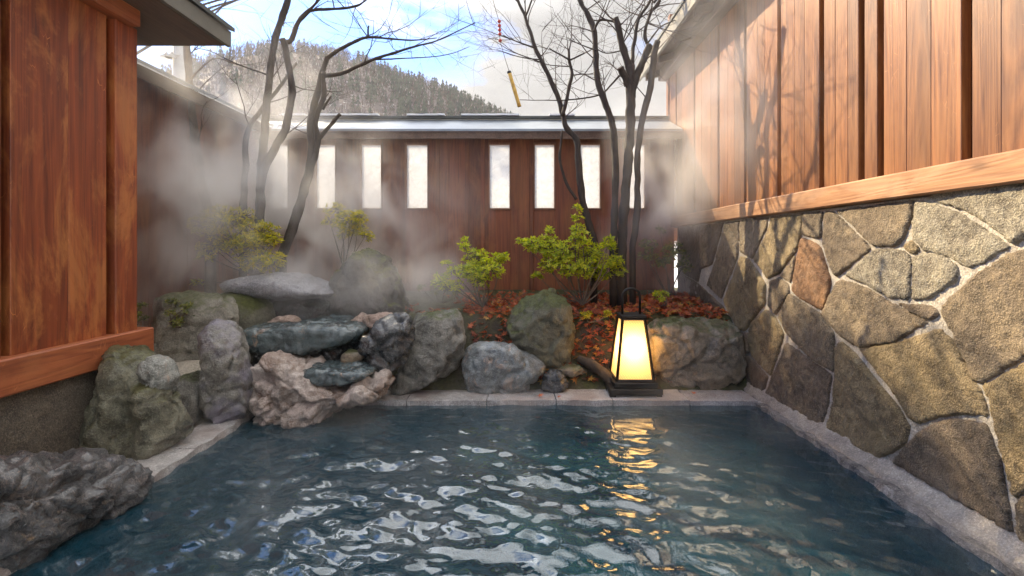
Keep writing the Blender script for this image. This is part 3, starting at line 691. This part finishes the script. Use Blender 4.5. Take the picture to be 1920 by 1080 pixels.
w1 = b.math('ABSOLUTE', b.math('SINE', b.math('MULTIPLY', b.math('ADD', hor, b.math('MULTIPLY', spx.outputs['Z'], .6)), 330)))
w2 = b.math('ABSOLUTE', b.math('SINE', b.math('MULTIPLY', b.math('SUBTRACT', hor, b.math('MULTIPLY', spx.outputs['Z'], .6)), 330)))
net = b.ramp(b.math('MINIMUM', w1, w2), (.08, .35), (.3, 1.0))
pc = b.mix(1.0, net, (.95, .80, .50), 'MULTIPLY')
tl = b.n('ShaderNodeBsdfTranslucent', Color=pc); df = b.n('ShaderNodeBsdfDiffuse', Color=pc); em = b.n('ShaderNodeEmission', Color=b.mix(1.0, net, (1.0, .5, .08), 'MULTIPLY'), Strength=.07)
mm = b.n('ShaderNodeMixShader', i0=.25, i1=tl.outputs[0], i2=df.outputs[0]); ad = b.n('ShaderNodeAddShader', i0=mm.outputs[0], i1=em.outputs[0]); b.l(ad.outputs[0], b.out.inputs[0]); M['paper'] = b.m
for sx, sy in ((0, -1), (0, 1), (-1, 0), (1, 0)):
    bm = bmesh.new(); q = []
    for z in (zb + .012, zt - .014):
        k = tap(z); d = k - .004
        q += [Vector((LX + (sx * d if sx else -k + .006), LY + (sy * d if sy else -k + .006), z)), Vector((LX + (sx * d if sx else k - .006), LY + (sy * d if sy else k - .006), z))]
    vs = [bm.verts.new(p_) for p_ in q]; bm.faces.new((vs[0], vs[1], vs[3], vs[2])); obj('panel', bm, M['paper'], lan)
bm = bmesh.new(); box(bm, LX - .074, LX + .074, LY - .074, LY + .074, .4375, .452, .003); obj('top_plate', bm, M['iron'], lan)
bm = bmesh.new(); hw = .052
P = [Vector((LX - hw, LY, .4525)), Vector((LX - hw, LY, .55))] + [Vector((LX - hw * math.cos(a * math.pi / 10), LY, .55 + hw * math.sin(a * math.pi / 10))) for a in range(1, 10)] + [Vector((LX + hw, LY, .55)), Vector((LX + hw, LY, .4525))]
tube(bm, P, [.0075] * len(P), 8); obj('handle', bm, M['iron'], lan, smooth=True)
b = NB('bulb'); e = b.n('ShaderNodeEmission', Color=(1, .72, .38, 1), Strength=8); b.l(e.outputs[0], b.out.inputs[0])
bm = bmesh.new(); bmesh.ops.create_uvsphere(bm, u_segments=16, v_segments=10, radius=.026)
for v in bm.verts: v.co = Vector((LX + v.co.x, LY + v.co.y, .30 + v.co.z * 1.3))
obj('bulb', bm, b.m, lan, smooth=True)
bm = bmesh.new(); tube(bm, [Vector((LX, LY, .0785)), Vector((LX, LY, .262))], [.008, .008], 8); obj('bulb_stem', bm, M['iron'], lan)
pl_ = bpy.data.lights.new('lantern_light', 'POINT'); pl_.energy = 2.4; pl_.color = (1, .62, .27); pl_.shadow_soft_size = .03
po = bpy.data.objects.new('lantern_light', pl_); col.objects.link(po); po.parent = lan; po.location = (0, 0, .25)

# ------------------------------------------------------------------ trees
def twig(bm, p, d, ln, r, lvl, rg):
    n = 5; pts = [p]; dd = d.normalized()
    for k in range(n):
        dd = (dd + Vector((rg.gauss(0, .12), rg.gauss(0, .12), rg.gauss(.03, .11)))).normalized(); pts.append(pts[-1] + dd * ln / n)
    tube(bm, pts, [r * (1 - .75 * k / n) for k in range(n + 1)], 3 if r < .004 else 5, cap=False)
    if lvl > 0:
        for k in range(rg.randint(2, 3)):
            i = rg.randint(1, n); ax = Vector((rg.gauss(0, 1), rg.gauss(0, .8), rg.gauss(.1, .8))).normalized()
            nd = ((pts[i] - pts[i - 1]).normalized() + ax * .9).normalized()
            twig(bm, pts[i], nd, ln * rg.uniform(.45, .75), max(.0009, r * .5), lvl - 1, rg)
def tree(label, Y, stems, seed, mat='bark', tw=6, twl=.45, high=0):
    """stems: list of (pixel polyline, r0 px, r1 px, number of twigs, depth offset end)"""
    rg = random.Random(seed)
    base = at(*stems[0][0][0], Y)
    t = thing('bare_tree', Vector((base.x, base.y, ground_z(base.x, base.y))), label, 'tree')
    bm = bmesh.new(); cr = bmesh.new()
    for pts, r0, r1, nt_, dy in stems:
        n = len(pts); P = [at(u, v, Y + dy * i / (n - 1)) for i, (u, v) in enumerate(pts)]
        P = spline(P, 6)
        for i, q in enumerate(P): q += Vector((noise.noise(q * 9 + Vector((seed, 0, 0))), noise.noise(q * 9 + Vector((0, seed, 0))), 0)) * .007
        if pts is stems[0][0] or pts[0][1] > 370: P = [P[0] - Vector((0, 0, max(0.02, P[0].z - ground_z(P[0].x, P[0].y) + .03)))] + P
        m = len(P); rad = [(r0 + (r1 - r0) * i / (m - 1)) / F * Y for i in range(m)]
        if rad[0] > .0045: tube(bm, P, rad, 9 if rad[0] > .012 else 6, rough=.35)
        else: tube(cr, P, rad, 5)
        nt_ = round(nt_ * .6)
        for k in range(nt_):
            i = min(m - 1, int(m * (.35 + .65 * (k + rg.random()) / nt_)))
            tan = (P[min(i + 1, m - 1)] - P[i - 1]).normalized()
            ax = Vector((rg.gauss(0, 1), rg.gauss(0, .7), rg.gauss(.25, .5))).normalized()
            twig(cr, P[i], tan * .6 + ax, twl * rg.uniform(.5, 1.15), min(.005, rad[i] * .5), 2, rg)
    obj('trunk', bm, M[mat], t, smooth=True); obj('crown', cr, M['twig'], t)
    return t
tree('slim bare tree rising alone beside the hut eave', 3.25, [
  ([(394,408),(380,355),(367,275),(358,185),(351,90),(344,-40),(330,-240)], 9, 4.5, 10, .1), ([(356,150),(400,110),(440,120),(470,130)], 2.0, .7, 5, .2), ([(352,60),(400,30),(430,-10)], 2, .8, 4, -.2), ([(345,-30),(420,-120),(500,-260)], 3, 1, 8, .2)], 1, 'bark_pale')
tree('twisted bare tree with crooked elbow and pale slanting limb', 3.35, [
  ([(487,417),(489,345),(493,290),(497,235),(501,183),(512,92),(527,40),(541,-8),(560,-120),(570,-280)], 8, 5, 8, .1),
  ([(486,416),(490,340),(507,293),(532,247),(544,202),(546,156),(536,100),(530,73)], 7.5, 5.5, 2, -.1),
  ([(530,78),(546,76),(556,45),(570,28),(584,18)], 5, 4, 1, 0), ([(582,20),(612,17),(642,16),(672,10),(694,-6)], 3, 1.6, 8, .1), ([(580,20),(600,-2),(640,-60)], 2.6, 1.5, 6, 0),
  ([(457,388),(460,320),(464,247),(500,194),(528,158),(556,118)], 6.5, 2.5, 5, .2), ([(545,158),(575,168),(640,172)], 1.4, .5, 4, .1), ([(500,140),(440,118),(400,98),(370,90)], 2.0, .6, 6, .1), ([(548,-60),(640,-160),(700,-300)], 3, 1, 12, .2)], 2)
tree('leaning forked bare tree whose long boughs reach over the hill', 3.45, [
  ([(528,482),(556,405),(575,340),(585,280),(582,228),(594,180),(603,137),(612,106)], 9.5, 4.2, 2, 0),
  ([(578,330),(591,290),(597,262),(591,230),(606,185),(607,135)], 5.5, 4, 2, -.06), ([(596,266),(615,240),(638,214)], 4, 3.2, 0, -.05),
  ([(605,142),(640,138),(668,126),(700,112),(735,100),(778,87),(820,76),(892,42)], 4.2, .7, 12, -.2), ([(612,108),(636,94),(665,78),(690,70),(732,73),(778,75),(820,71)], 4, .8, 12, .1),
  ([(700,112),(740,110),(790,108),(840,102),(880,88)], 1.6, .5, 8, .15), ([(690,70),(690,55),(692,48)], 1.8, 1.4, 1, 0), ([(606,205),(620,180)], 3, 2, 0, 0)], 3)
tree('slender bare tree forking over the wall roof near the bamboo chime', 3.55, [
  ([(1114,452),(1096,392),(1086,325),(1081,266),(1062,240),(1055,212),(1044,176),(1025,135),(1013,111),(1003,89),(993,58),(984,31),(970,-4),(950,-100)], 7, 2.2, 16, .1),
  ([(1056,216),(1066,168),(1073,137),(1067,113),(1066,92)], 3.6, 2.4, 6, .05), ([(1055,245),(1050,298),(1062,344),(1080,374)], 2.2, 3, 0, 0), ([(1003,90),(972,79),(942,66)], 2, .8, 7, .1), ([(1012,112),(970,106),(930,92)], 1.3, .5, 5, .1),
  ([(1068,112),(1045,100),(1030,90)], 2.2, 1, 4, .1), ([(1070,112),(1095,100),(1110,92)], 1.8, .8, 4, .1), ([(985,30),(1000,-10),(1010,-90)], 2, 1, 8, -.1)], 4)
tree('dark clump of bare trunks with sawn stubs under the bathhouse eave', 3.45, [
  ([(1165,478),(1170,392),(1176,321),(1181,245),(1182,190),(1181,122)], 9, 8, 2, 0),
  ([(1180,128),(1170,95),(1162,62),(1154,33)], 7, 5, 10, -.05), ([(1150,462),(1153,370),(1154,290),(1149,245),(1141,212),(1127,173),(1118,132),(1117,96),(1113,55),(1100,24),(1086,-4),(1060,-110)], 7, 4.5, 16, .1),
  ([(1184,120),(1190,75),(1197,36),(1220,-4),(1240,-80)], 4, 2, 14, .1), ([(1186,182),(1192,150),(1206,112),(1219,85)], 7, 6.5, 2, 0), ([(1214,82),(1209,62),(1220,24),(1236,0),(1250,-90)], 3.5, 2, 14, 0),
  ([(1187,462),(1195,388),(1196,284),(1207,212),(1218,164),(1225,115),(1232,76)], 6, 5.5, 2, -.1), ([(1178,160),(1170,140),(1164,126)], 7, 6, 1, -.05),
  ([(1162,142),(1145,160),(1124,178),(1068,187),(1020,188),(968,187)], 2.2, .5, 10, .1), ([(1112,60),(1125,38),(1150,40)], 2.5, 2, 5, 0), ([(1118,95),(1090,84),(1065,72)], 1.6, .6, 6, .1), ([(1216,80),(1240,50),(1275,35)], 2, .8, 8, .1),
  ([(1165,95),(1130,98),(1090,60)], 1.5, .6, 10, .15), ([(1225,5),(1280,-60),(1330,-160)], 2.6, 1, 12, -.1)], 5)

# unseen pine added above the view to shade the low stones and pool
pg = random.Random(21)
pn = thing('shade_pine', Vector((-5.25, 6.4, 0)), 'unseen pine added behind the side wall to shade the stone wall and pool', 'tree')
bm = bmesh.new(); P = spline([Vector((-5.25, 6.4, -.2)), Vector((-5.22, 6.4, 2)), Vector((-5.2, 6.35, 4)), Vector((-5.1, 6.3, 6.2))], 5); tube(bm, P, [.16 - .006 * k for k in range(len(P))], 10, rough=.3)
cr = bmesh.new()
for k in range(17):
    t_ = pg.uniform(3.6, 5.2); r = pg.uniform(.22, .42)          # boughs placed on the sun rays that reach the lower stone wall
    c = Vector((1.38 - .95 * t_, pg.uniform(1.1, 2.5) + .93 * t_, pg.uniform(-.5, .32) + t_))
    if c.z < .95 + .53 * c.y: c.z = .97 + .53 * c.y
    st_ = Vector((-5.18, 6.35, c.z - .25)); tube(bm, spline([st_, st_.lerp(c, .5) + Vector((0, 0, .08)), c], 4), [.02 - .0019 * q for q in range(9)], 5, cap=False)
    for _ in range(150):
        a = pg.random() * 6.283; q = math.sqrt(pg.random()) * r
        p_ = c + Vector((math.cos(a) * q, math.sin(a) * q, pg.gauss(.02, .05)))
        if p_.z < .9 + .515 * p_.y: continue
        for _k in range(6):
            d = Vector((pg.gauss(0, .8), pg.gauss(0, .8), pg.uniform(.0, 1))).normalized() * .11; w_ = d.cross(Vector((.3, .2, 1))).normalized() * .004
            cr.faces.new([cr.verts.new(x) for x in (p_ - w_, p_ + w_, p_ + d)])
obj('trunk', bm, M['bark'], pn, smooth=True); obj('crown', cr, M['leaf_dull'], pn)

# bamboo chime
ch = thing('bamboo_chime', at(964, 168, 3.3), 'yellow bamboo tube and red beads hanging on a thread against the sky', 'wind chime')
bm = bmesh.new(); P = [at(u, v, 3.3) for u, v in ((905, -60), (922, -8), (935, 38), (938, 78), (947, 110), (956, 138))]; tube(bm, P, [.0019] * 6, 5); obj('thread', bm, M['twig'], ch)
b = NB('bamboo'); p = b.coord(); b.bsdf(b.ramp(b.noise(p, 40, 4, .6), (.3, (.36, .2, .03)), (.7, (.62, .40, .08))), .4); M['bamboo'] = b.m
bm = bmesh.new(); P = [at(955 + 19 * k / 8, 136 + 64 * k / 8, 3.3) for k in range(9)]; tube(bm, P, [.0125 if k % 4 else .0138 for k in range(9)], 10); obj('bamboo_tube', bm, M['bamboo'], ch, smooth=True)
bm = bmesh.new(); tube(bm, [at(954.3, 134, 3.3), at(955.4, 138, 3.3)], [.0145, .0145], 10); obj('end_cap', bm, M['iron'], ch)
b = NB('red_bead'); b.bsdf((.35, .03, .02), .4); M['bead'] = b.m
for v_ in (40, 48, 56, 64, 76):
    bm = bmesh.new(); c = at(936 + (v_ - 40) * .05, v_, 3.3); bmesh.ops.create_uvsphere(bm, u_segments=8, v_segments=6, radius=.0125, matrix=Matrix.Translation(c)); obj('bead', bm, M['bead'], ch, smooth=True)

# ------------------------------------------------------------------ shrubs
def leaf(bm, p, d, n, ln, wd):
    s = d.cross(n).normalized() * wd; t = n.normalized() * wd * .35
    v = [bm.verts.new(q) for q in (p, p + d * ln * .5 + s - t * 0 + t, p + d * ln, p + d * ln * .5 - s + t, p + d * ln * .5)]
    bm.faces.new((v[0], v[1], v[4])); bm.faces.new((v[1], v[2], v[4])); bm.faces.new((v[2], v[3], v[4])); bm.faces.new((v[3], v[0], v[4]))
def shrub(name, label, base, Y, clumps, mat, seed, dens=1.0, ls=.027):
    rg = random.Random(seed); bx_ = at(*base, Y); gz = ground_z(bx_.x, bx_.y)
    root = Vector((bx_.x, bx_.y, min(bx_.z, gz + .02) if base[1] > 520 and Y > 3 else bx_.z))
    t = thing(name, root, label, 'shrub'); st = bmesh.new(); lf = bmesh.new()
    for u, v, r in clumps:
        rr = r / F * Y; c = at(u, v, Y + rg.uniform(-.1, .1))
        mid = root.lerp(c, .5) + Vector((rg.uniform(-.04, .04), rg.uniform(-.04, .04), -.02))
        tube(st, spline([root, mid, c], 4), [.006 - .0045 * k / 8 for k in range(9)], 5, cap=False)
        for k in range(int(max(5, (r * r) * .2 * dens))):
            while True:
                q = Vector((rg.uniform(-1, 1), rg.uniform(-1, 1), rg.uniform(-1, 1)))
                if q.length < 1: break
            if noise.noise(q * 2.2 + Vector((seed * 3, u, v))) < -.12: continue
            q = Vector((q.x * 1.1, q.y * 1.2, q.z * .75)) * rr; p_ = c + q
            up = (q.normalized() * .7 + Vector((rg.gauss(0, .3), rg.gauss(0, .3), .8))).normalized()
            tube(st, [c + q * .25, c + q * .7 + Vector((0, 0, -.004)), p_], [.0018, .0014, .001], 3, cap=False)
            ax = Vector((1, 0, 0)).cross(up).normalized()
            m_ = rg.randint(5, 7); a0 = rg.random() * 6
            for j in range(m_):
                d = Matrix.Rotation(a0 + j * 2 * math.pi / m_, 3, up) @ ax
                d = (d + up * rg.uniform(.05, .9)).normalized()
                leaf(lf, p_ - up * .006 * rg.random(), d, up, ls * rg.uniform(.5, 1.35), ls * rg.uniform(.16, .24))
    obj('stems', st, M['bark_pale'], t); obj('foliage', lf, M[mat], t)
shrub('azalea_shrub', 'yellowing shrub drooping between the crooked tree and the capstone', (475, 515), 3.25, [(385,422,28),(420,412,34),(455,408,26),(490,438,32),(400,462,26),(440,452,34),(475,460,30),(505,492,28),(385,480,14),(372,530,10),(515,450,12),(360,425,14),(465,490,22)], 'leaf_yellow', 1, .9)
shrub('azalea_shrub', 'small yellow green shrub half hidden by steam behind the capstone boulder', (645, 505), 3.65, [(632,395,20),(655,412,26),(685,442,14),(618,415,16),(672,405,18),(648,436,18),(670,428,16)], 'leaf_yellow', 2, 1.0)
shrub('azalea_shrub', 'bright green shrub standing by itself against the brown wall', (905, 562), 3.35, [(872,462,11),(893,484,26),(932,488,20),(848,510,14),(915,505,26),(828,528,20),(880,508,22),(873,450,7),(945,480,10),(900,525,18),(838,495,9),(855,535,14)], 'leaf_green', 3, 1.1)
shrub('azalea_shrub', 'largest bright green shrub with tall upright shoot under the slender tree', (1092, 566), 3.4, [(1083,390,8),(1083,408,10),(1084,428,14),(1088,446,20),(1030,432,9),(1000,458,20),(975,452,10),(1030,462,30),(1062,472,30),(1108,478,30),(1140,462,14),(1152,488,18),(1008,516,13),(1098,502,26),(1130,508,22),(1032,494,20),(1158,508,14),(1062,500,22),(1142,447,8)], 'leaf_green', 4, 1.1)
shrub('azalea_shrub', 'sparse dull shrub in the steamy corner by the stone wall', (1255, 555), 3.85, [(1237,432,8),(1218,458,16),(1265,470,20),(1240,485,22),(1290,478,14),(1210,480,14),(1280,500,16)], 'leaf_dull', 5, .9)
shrub('sprig', 'small green sprig growing on the lichen covered boulder', (330, 612), 2.56, [(326,566,16),(345,590,14),(318,588,10),(350,574,10),(335,604,10)], 'leaf_dull', 6, .7, .02)
shrub('sprig', 'tiny dull green sprig at the foot of the hut corner post', (262, 612), 2.55, [(262,572,9),(257,592,9),(268,598,7)], 'leaf_dull', 7, 1.2, .02)
shrub('seedling', 'little yellow leaved seedling among red leaves near the lantern handle', (1240, 566), 3.35, [(1232,551,7),(1246,552,8),(1240,560,6)], 'leaf_green', 8, 2.5, .022)
shrub('seedling', 'tiny yellow green plant at the base of the large shrub beside the lantern', (1112, 600), 3.12, [(1098,590,9),(1120,598,9),(1140,588,8),(1110,605,7)], 'leaf_yellow', 9, 1.6, .022)
shrub('seedling', 'tuft of small leaves between the lone shrub and the rear boulder', (830, 548), 3.5, [(815,545,9),(835,540,11),(855,546,9),(790,540,8)], 'leaf_dull', 10, 1.6, .022)

# ------------------------------------------------------------------ fallen leaves
def maple(bm, p, n, s, rot, rg):
    ax = Vector((1, 0, 0)) - n * n.x; ax.normalize(); ay = n.cross(ax)
    vs = []
    for k in range(14):
        a = rot + k / 14 * 2 * math.pi; lobe = (1.0, .38) if k not in (6, 7, 8) else (.55, .3)
        r = s * (lobe[0] if k % 2 == 0 else lobe[1]) * rg.uniform(.85, 1.1)
        vs.append(bm.verts.new(p + ax * math.cos(a) * r + ay * math.sin(a) * r + n * rg.uniform(0, .3) * s))
    c = bm.verts.new(p + n * s * .12)
    for k in range(14): bm.faces.new((vs[k], vs[(k + 1) % 14], c))
rg = random.Random(5); bm = bmesh.new(); bm2 = bmesh.new(); k = 0
while k < 2600:
    x, y = rg.uniform(-1.0, 1.36), rg.uniform(2.9, 4.0)
    u = U0 + x / y * F
    dens = noise.noise(Vector((x * 2.2, y * 2.2, 3))) * .5 + .55 + (.35 if u > 1090 else 0) + (.15 if u > 870 else -.45)
    if rg.random() > dens * (1 - .5 * sm(3.6, 4.0, y)): continue
    k += 1
    n = Vector((rg.gauss(0, .5), rg.gauss(-.25, .5), 1)).normalized()
    maple(bm if rg.random() < .88 else bm2, Vector((x, y, ground_z(x, y) + rg.uniform(.004, .03))), n, rg.uniform(.018, .034), rg.random() * 6, rg)
tag(obj('fallen_leaves', bm, M['maple']), kind='stuff'); tag(obj('orange_leaves', bm2, M['maple_y']), kind='stuff')
for u, v, s, lab in ((1013, 742, .026, 'small red maple leaf on the kerb below the peach crusted rock'), (1048, 745, .018, 'tiny red maple leaf at the very edge of the kerb'), (1108, 724, .034, 'large orange maple leaf on the kerb just beside the lantern base'), (1118, 720, .022, 'curled red maple leaf leaning on the lantern base'), (1300, 738, .02, 'dark red maple leaf on the kerb below the wide brownish boulder'), (1078, 700, .022, 'red maple leaf on the wet bank above the kerb')):
    x, y = gp(u, v, .01); bm = bmesh.new(); maple(bm, Vector((x, y, max(.012, ground_z(x, y) + .015))), Vector((rg.gauss(0, .2), -.3, 1)).normalized(), s, rg.random() * 6, rg)
    tag(base_origin(obj('maple_leaf', bm, M['maple_y'] if s > .03 else M['maple'])), lab, 'leaf')

# ------------------------------------------------------------------ beyond the walls: snow, pole, hill, wood
HY = 250.0
ridge = [(-900,330),(-400,300),(0,250),(200,205),(330,178),(400,172),(450,154),(500,134),(540,114),(580,98),(620,94),(680,102),(740,124),(790,142),(840,164),(890,188),(940,212),(985,238),(1040,256),(1120,262),(1300,264),(1800,268),(2800,300)]
def prof(u):
    for (a, va), (c, vc) in zip(ridge, ridge[1:]):
        if a <= u <= c: return va + (vc - va) * (u - a) / (c - a)
    return 300
def hill_z(x, y):
    u = U0 + x / HY * F
    top = H + (V0 - prof(u) - 20) / F * HY - 3
    z = top * (sm(18, HY, y) ** 1.15 if y < HY else 1 - .5 * sm(HY, 420, y))
    return -.3 + z + 1.6 * fbm((x * .02, y * .02, 1), 1) * sm(30, 120, y) + .0
bm = bmesh.new(); nx, ny = 150, 110
rows = []
for j in range(ny + 1):
    y = 4.8 + (j / ny) ** 2.2 * 430
    rows.append([bm.verts.new(((i / nx - .5) * (60 + y * 3.4), y, 0)) for i in range(nx + 1)])
for row in rows:
    for v in row:
        v.co.z = hill_z(v.co.x, v.co.y) + (.75 * sm(5.5, 9, v.co.y) * (1 - sm(14, 40, v.co.y)) + .35 * fbm((v.co.x, v.co.y, 0), .5) * sm(5.5, 9, v.co.y) if v.co.y < 40 else 0)
for j in range(ny):
    for i in range(nx): bm.faces.new((rows[j][i], rows[j][i + 1], rows[j + 1][i + 1], rows[j + 1][i]))
b = NB('hill_ground'); p = b.coord(); n1 = b.noise(p, .09, 6, .7); n2 = b.noise(p, .6, 5, .7)
sy_ = b.n('ShaderNodeSeparateXYZ', Vector=p).outputs['Y']
woodc = b.ramp(n2, (.35, (.045, .03, .028)), (.65, (.12, .09, .085)))
snowy = b.ramp(b.math('ADD', b.math('MULTIPLY', n2, .7), b.math('MULTIPLY', n1, .3)), (.58, 0.0), (.64, 1.0))
c = b.mix(b.math('MULTIPLY', snowy, .7), woodc, (.7, .72, .76))
near = b.ramp(b.math('DIVIDE', sy_, 100.0), (.3, 1.0), (.5, 0.0)); c = b.mix(near, c, (.82, .84, .87))
b.bsdf(c, .85, b.bump(n2, .6, .5)); tag(obj('hill', bm, b.m, smooth=True), kind='structure')
bm = bmesh.new(); box(bm, -900, 900, -400, 900, -2.2, -1.6); tag(obj('snow_ground', bm, M['snow']), kind='structure')
def conifer(bm, p, h, rg, n=7):
    tube(bm, [p, p + Vector((0, 0, h * .3))], [h * .02, h * .015], 4, cap=False)
    for k in range(n):
        z0 = h * (.1 + .82 * k / n); r = h * .19 * (1 - k / n) ** .8 + h * .012; dz = h * .2 * (1 - .4 * k / n)
        m_ = 9; a0 = rg.random() * 6
        tip = bm.verts.new(p + Vector((0, 0, z0 + dz))); ring = []
        for j in range(m_ * 2):
            a = a0 + j * math.pi / m_; q = r * (rg.uniform(.8, 1.15) if j % 2 == 0 else rg.uniform(.35, .55))
            ring.append(bm.verts.new(p + Vector((math.cos(a) * q, math.sin(a) * q, z0 - (r * .25 if j % 2 == 0 else 0)))))
        for j in range(m_ * 2): bm.faces.new((ring[j], ring[(j + 1) % (m_ * 2)], tip))
def bare(bm, p, h, rg):
    for k in range(46):
        q = Vector((rg.gauss(0, .24), rg.gauss(0, .24), rg.uniform(.1, 1.0)))
        if (q.x ** 2 + q.y ** 2) > (.45 * math.sin(q.z * 2.7)) ** 2 + .02: continue
        a = p + q * h; d = Vector((q.x * 1.2 + rg.gauss(0, .3), rg.gauss(0, .3), .7 + rg.random())).normalized() * h * rg.uniform(.14, .3); s = Vector((rg.gauss(0, 1), rg.gauss(0, 1), 0)).normalized() * h * .022
        v = [bm.verts.new(x) for x in (a - s, a + s, a + d)]; bm.faces.new(v)
b = NB('conifer'); geo = b.n('ShaderNodeNewGeometry'); b.bsdf(b.ramp(geo.outputs['Random Per Island'], (0.0, (.018, .03, .02)), (1.0, (.07, .085, .055))), .8); M['conifer'] = b.m
b = NB('bare_wood'); geo = b.n('ShaderNodeNewGeometry'); b.bsdf(b.ramp(geo.outputs['Random Per Island'], (0.0, (.035, .022, .02)), (.88, (.11, .075, .065)), (1.0, (.4, .38, .38))), .9); M['bare'] = b.m
rg = random.Random(9); bc = bmesh.new(); bb = bmesh.new()
for k in range(3600):
    u = rg.uniform(230, 1180); y = HY * (.22 + .8 * rg.random() ** .6); x = (u - U0) / F * y
    z = hill_z(x, y)
    if rg.random() < (.42 if u > 740 else .10) + (.25 if noise.noise(Vector((x * .03, y * .03, 0))) > .15 else 0): conifer(bc, Vector((x, y, z - .3)), rg.uniform(4.5, 9), rg, 5)
    else: bare(bb, Vector((x, y, z - .4)), rg.uniform(3.5, 6.5), rg)
tag(obj('conifer_wood', bc, M['conifer']), kind='stuff'); tag(obj('bare_wood', bb, M['bare']), kind='stuff')
pr = []
for v_ in range(3):
    bm = bmesh.new(); conifer(bm, Vector((0, 0, 0)), 9, rg, 8); me = bpy.data.meshes.new('conifer'); bmesh.ops.recalc_face_normals(bm, faces=bm.faces[:]); bm.to_mesh(me); bm.free(); me.materials.append(M['conifer']); pr.append(me)
for i, u in enumerate([384,396,437,474,486,498,562,580,588,596,611,640,662,672,684,720,742,757,770,784,800,812,826,834,842,852,864,874,885,896,905,914,926,934,946,955,966,978,990,1010,1026,1046]):
    o = bpy.data.objects.new('conifer', pr[i % 3]); col.objects.link(o)
    x = (u - U0) / F * HY; o.location = (x, HY + rg.uniform(-3, 3), hill_z(x, HY) - .5); s = rg.uniform(.55, 1.0) * (.7 if u > 960 else 1); o.scale = (s, s, s); o.rotation_euler = (0, 0, rg.random() * 6)
    tag(o, 'small dark conifer along the skyline of the wooded hill', 'tree', 'conifers along the hill skyline')
# utility pole
up_ = thing('utility_pole', at(336, 200, 9) - Vector((0, 0, 2.6)), 'grey pole with hanging lamps rising beyond the side wall', 'pole')
bm = bmesh.new(); a = at(336, 260, 9); tube(bm, [a - Vector((0, 0, 2)), at(336, 70, 9)], [.12, .105], 12); obj('pole', bm, M['pole'], up_, smooth=True)
bm = bmesh.new(); tube(bm, [at(300, 104, 8.9), at(340, 102, 8.9)], [.012, .012], 6); obj('arm', bm, M['pole'], up_)
for u in (312, 322):
    bm = bmesh.new(); c = at(u, 97, 8.9); tube(bm, [c, c - Vector((0, 0, .04)), c - Vector((0, 0, .11))], [.015, .03, .11], 12); obj('lamp_shade', bm, M['pole'], up_, smooth=True)

# ------------------------------------------------------------------ steam and haze
def steam(name, bounds, blobs, base=0.0, ground=0.0, step=1.0, gain=2.6, scale=2.7):
    b = NB(name); P_ = b.n('ShaderNodeTexCoord').outputs['Object']
    n1 = b.noise(b.n('ShaderNodeMapping', Vector=P_, Scale=(1, 1, .75), Location=(.7, .2, 1.1)).outputs[0], scale, 2.5, .55, .6)
    wisp = b.n('ShaderNodeMapRange', Value=n1, _clamp=True).outputs[0]; b.t.nodes[-1].inputs[1].default_value = .47; b.t.nodes[-1].inputs[2].default_value = .70
    tot = None
    for (cx, cy, cz), (rx, ry, rz), g_ in blobs:
        v = b.n('ShaderNodeVectorMath', _operation='MULTIPLY_ADD', i0=P_, i1=(1 / rx, 1 / ry, 1 / rz), i2=(-cx / rx, -cy / ry, -cz / rz))
        d = b.n('ShaderNodeVectorMath', _operation='DOT_PRODUCT', i0=v.outputs[0], i1=v.outputs[0]).outputs['Value']
        g_ = b.math('MULTIPLY', b.math('EXPONENT', b.math('MULTIPLY', d, -1.0)), g_)
        tot = g_ if tot is None else b.math('ADD', tot, g_)
    if ground:
        pz = b.n('ShaderNodeSeparateXYZ', Vector=P_).outputs['Z']
        low = b.math('MULTIPLY', b.math('EXPONENT', b.math('MULTIPLY', pz, -9.0)), ground); tot = low if tot is None else b.math('ADD', tot, low)
    dens = b.math('MULTIPLY', b.math('MULTIPLY', tot, wisp), gain)
    vol = b.n('ShaderNodeVolumePrincipled', Color=(1, .98, .96, 1), Density=dens, Anisotropy=.15); b.l(vol.outputs[0], b.out.inputs['Volume'])
    b.m.cycles.volume_step_rate = step
    x0, x1, y0, y1, z0, z1 = bounds
    bm = bmesh.new(); box(bm, x0, x1, y0, y1, z0, z1); tag(obj('steam', bm, b.m), kind='stuff')
steam('steam_garden', (-2.24, -.2, 2.45, 4.29, .12, 2.15), [((-2.0, 3.4, 1.15), (.5, .95, .7), 2.2), ((-1.35, 3.75, .9), (.7, .4, .5), 1.5), ((-.8, 3.2, .55), (.36, .4, .26), 1.7), ((-1.5, 2.9, .75), (.3, .3, .3), 1.0)])
steam('steam_corner', (.62, 1.334, 1.9, 4.29, .5, 2.3), [((1.1, 3.75, 1.2), (.4, .55, .5), 1.4), ((1.15, 2.8, 1.75), (.3, .7, .5), .6)])
steam('steam_pool', (-1.39, 1.3, 1.0, 2.66, .01, .36), [], ground=.22)
b = NB('haze'); vol = b.n('ShaderNodeVolumePrincipled', Color=(.93, .95, 1, 1), Density=.00035, Anisotropy=.3); b.l(vol.outputs[0], b.out.inputs['Volume'])
bm = bmesh.new(); box(bm, -1000, 1000, -500, 1000, -3.2, 130); tag(obj('haze', bm, b.m), kind='stuff')

# ------------------------------------------------------------------ render settings
cy = scene.cycles
cy.use_denoising = True
try: cy.denoiser = 'OPENIMAGEDENOISE'
except Exception: pass
cy.max_bounces = 10; cy.diffuse_bounces = 4; cy.glossy_bounces = 4; cy.transmission_bounces = 6; cy.transparent_max_bounces = 12; cy.volume_bounces = 2
cy.sample_clamp_indirect = 6
cy.caustics_reflective = False; cy.caustics_refractive = False
cy.volume_step_rate = 1.0; cy.volume_max_steps = 256
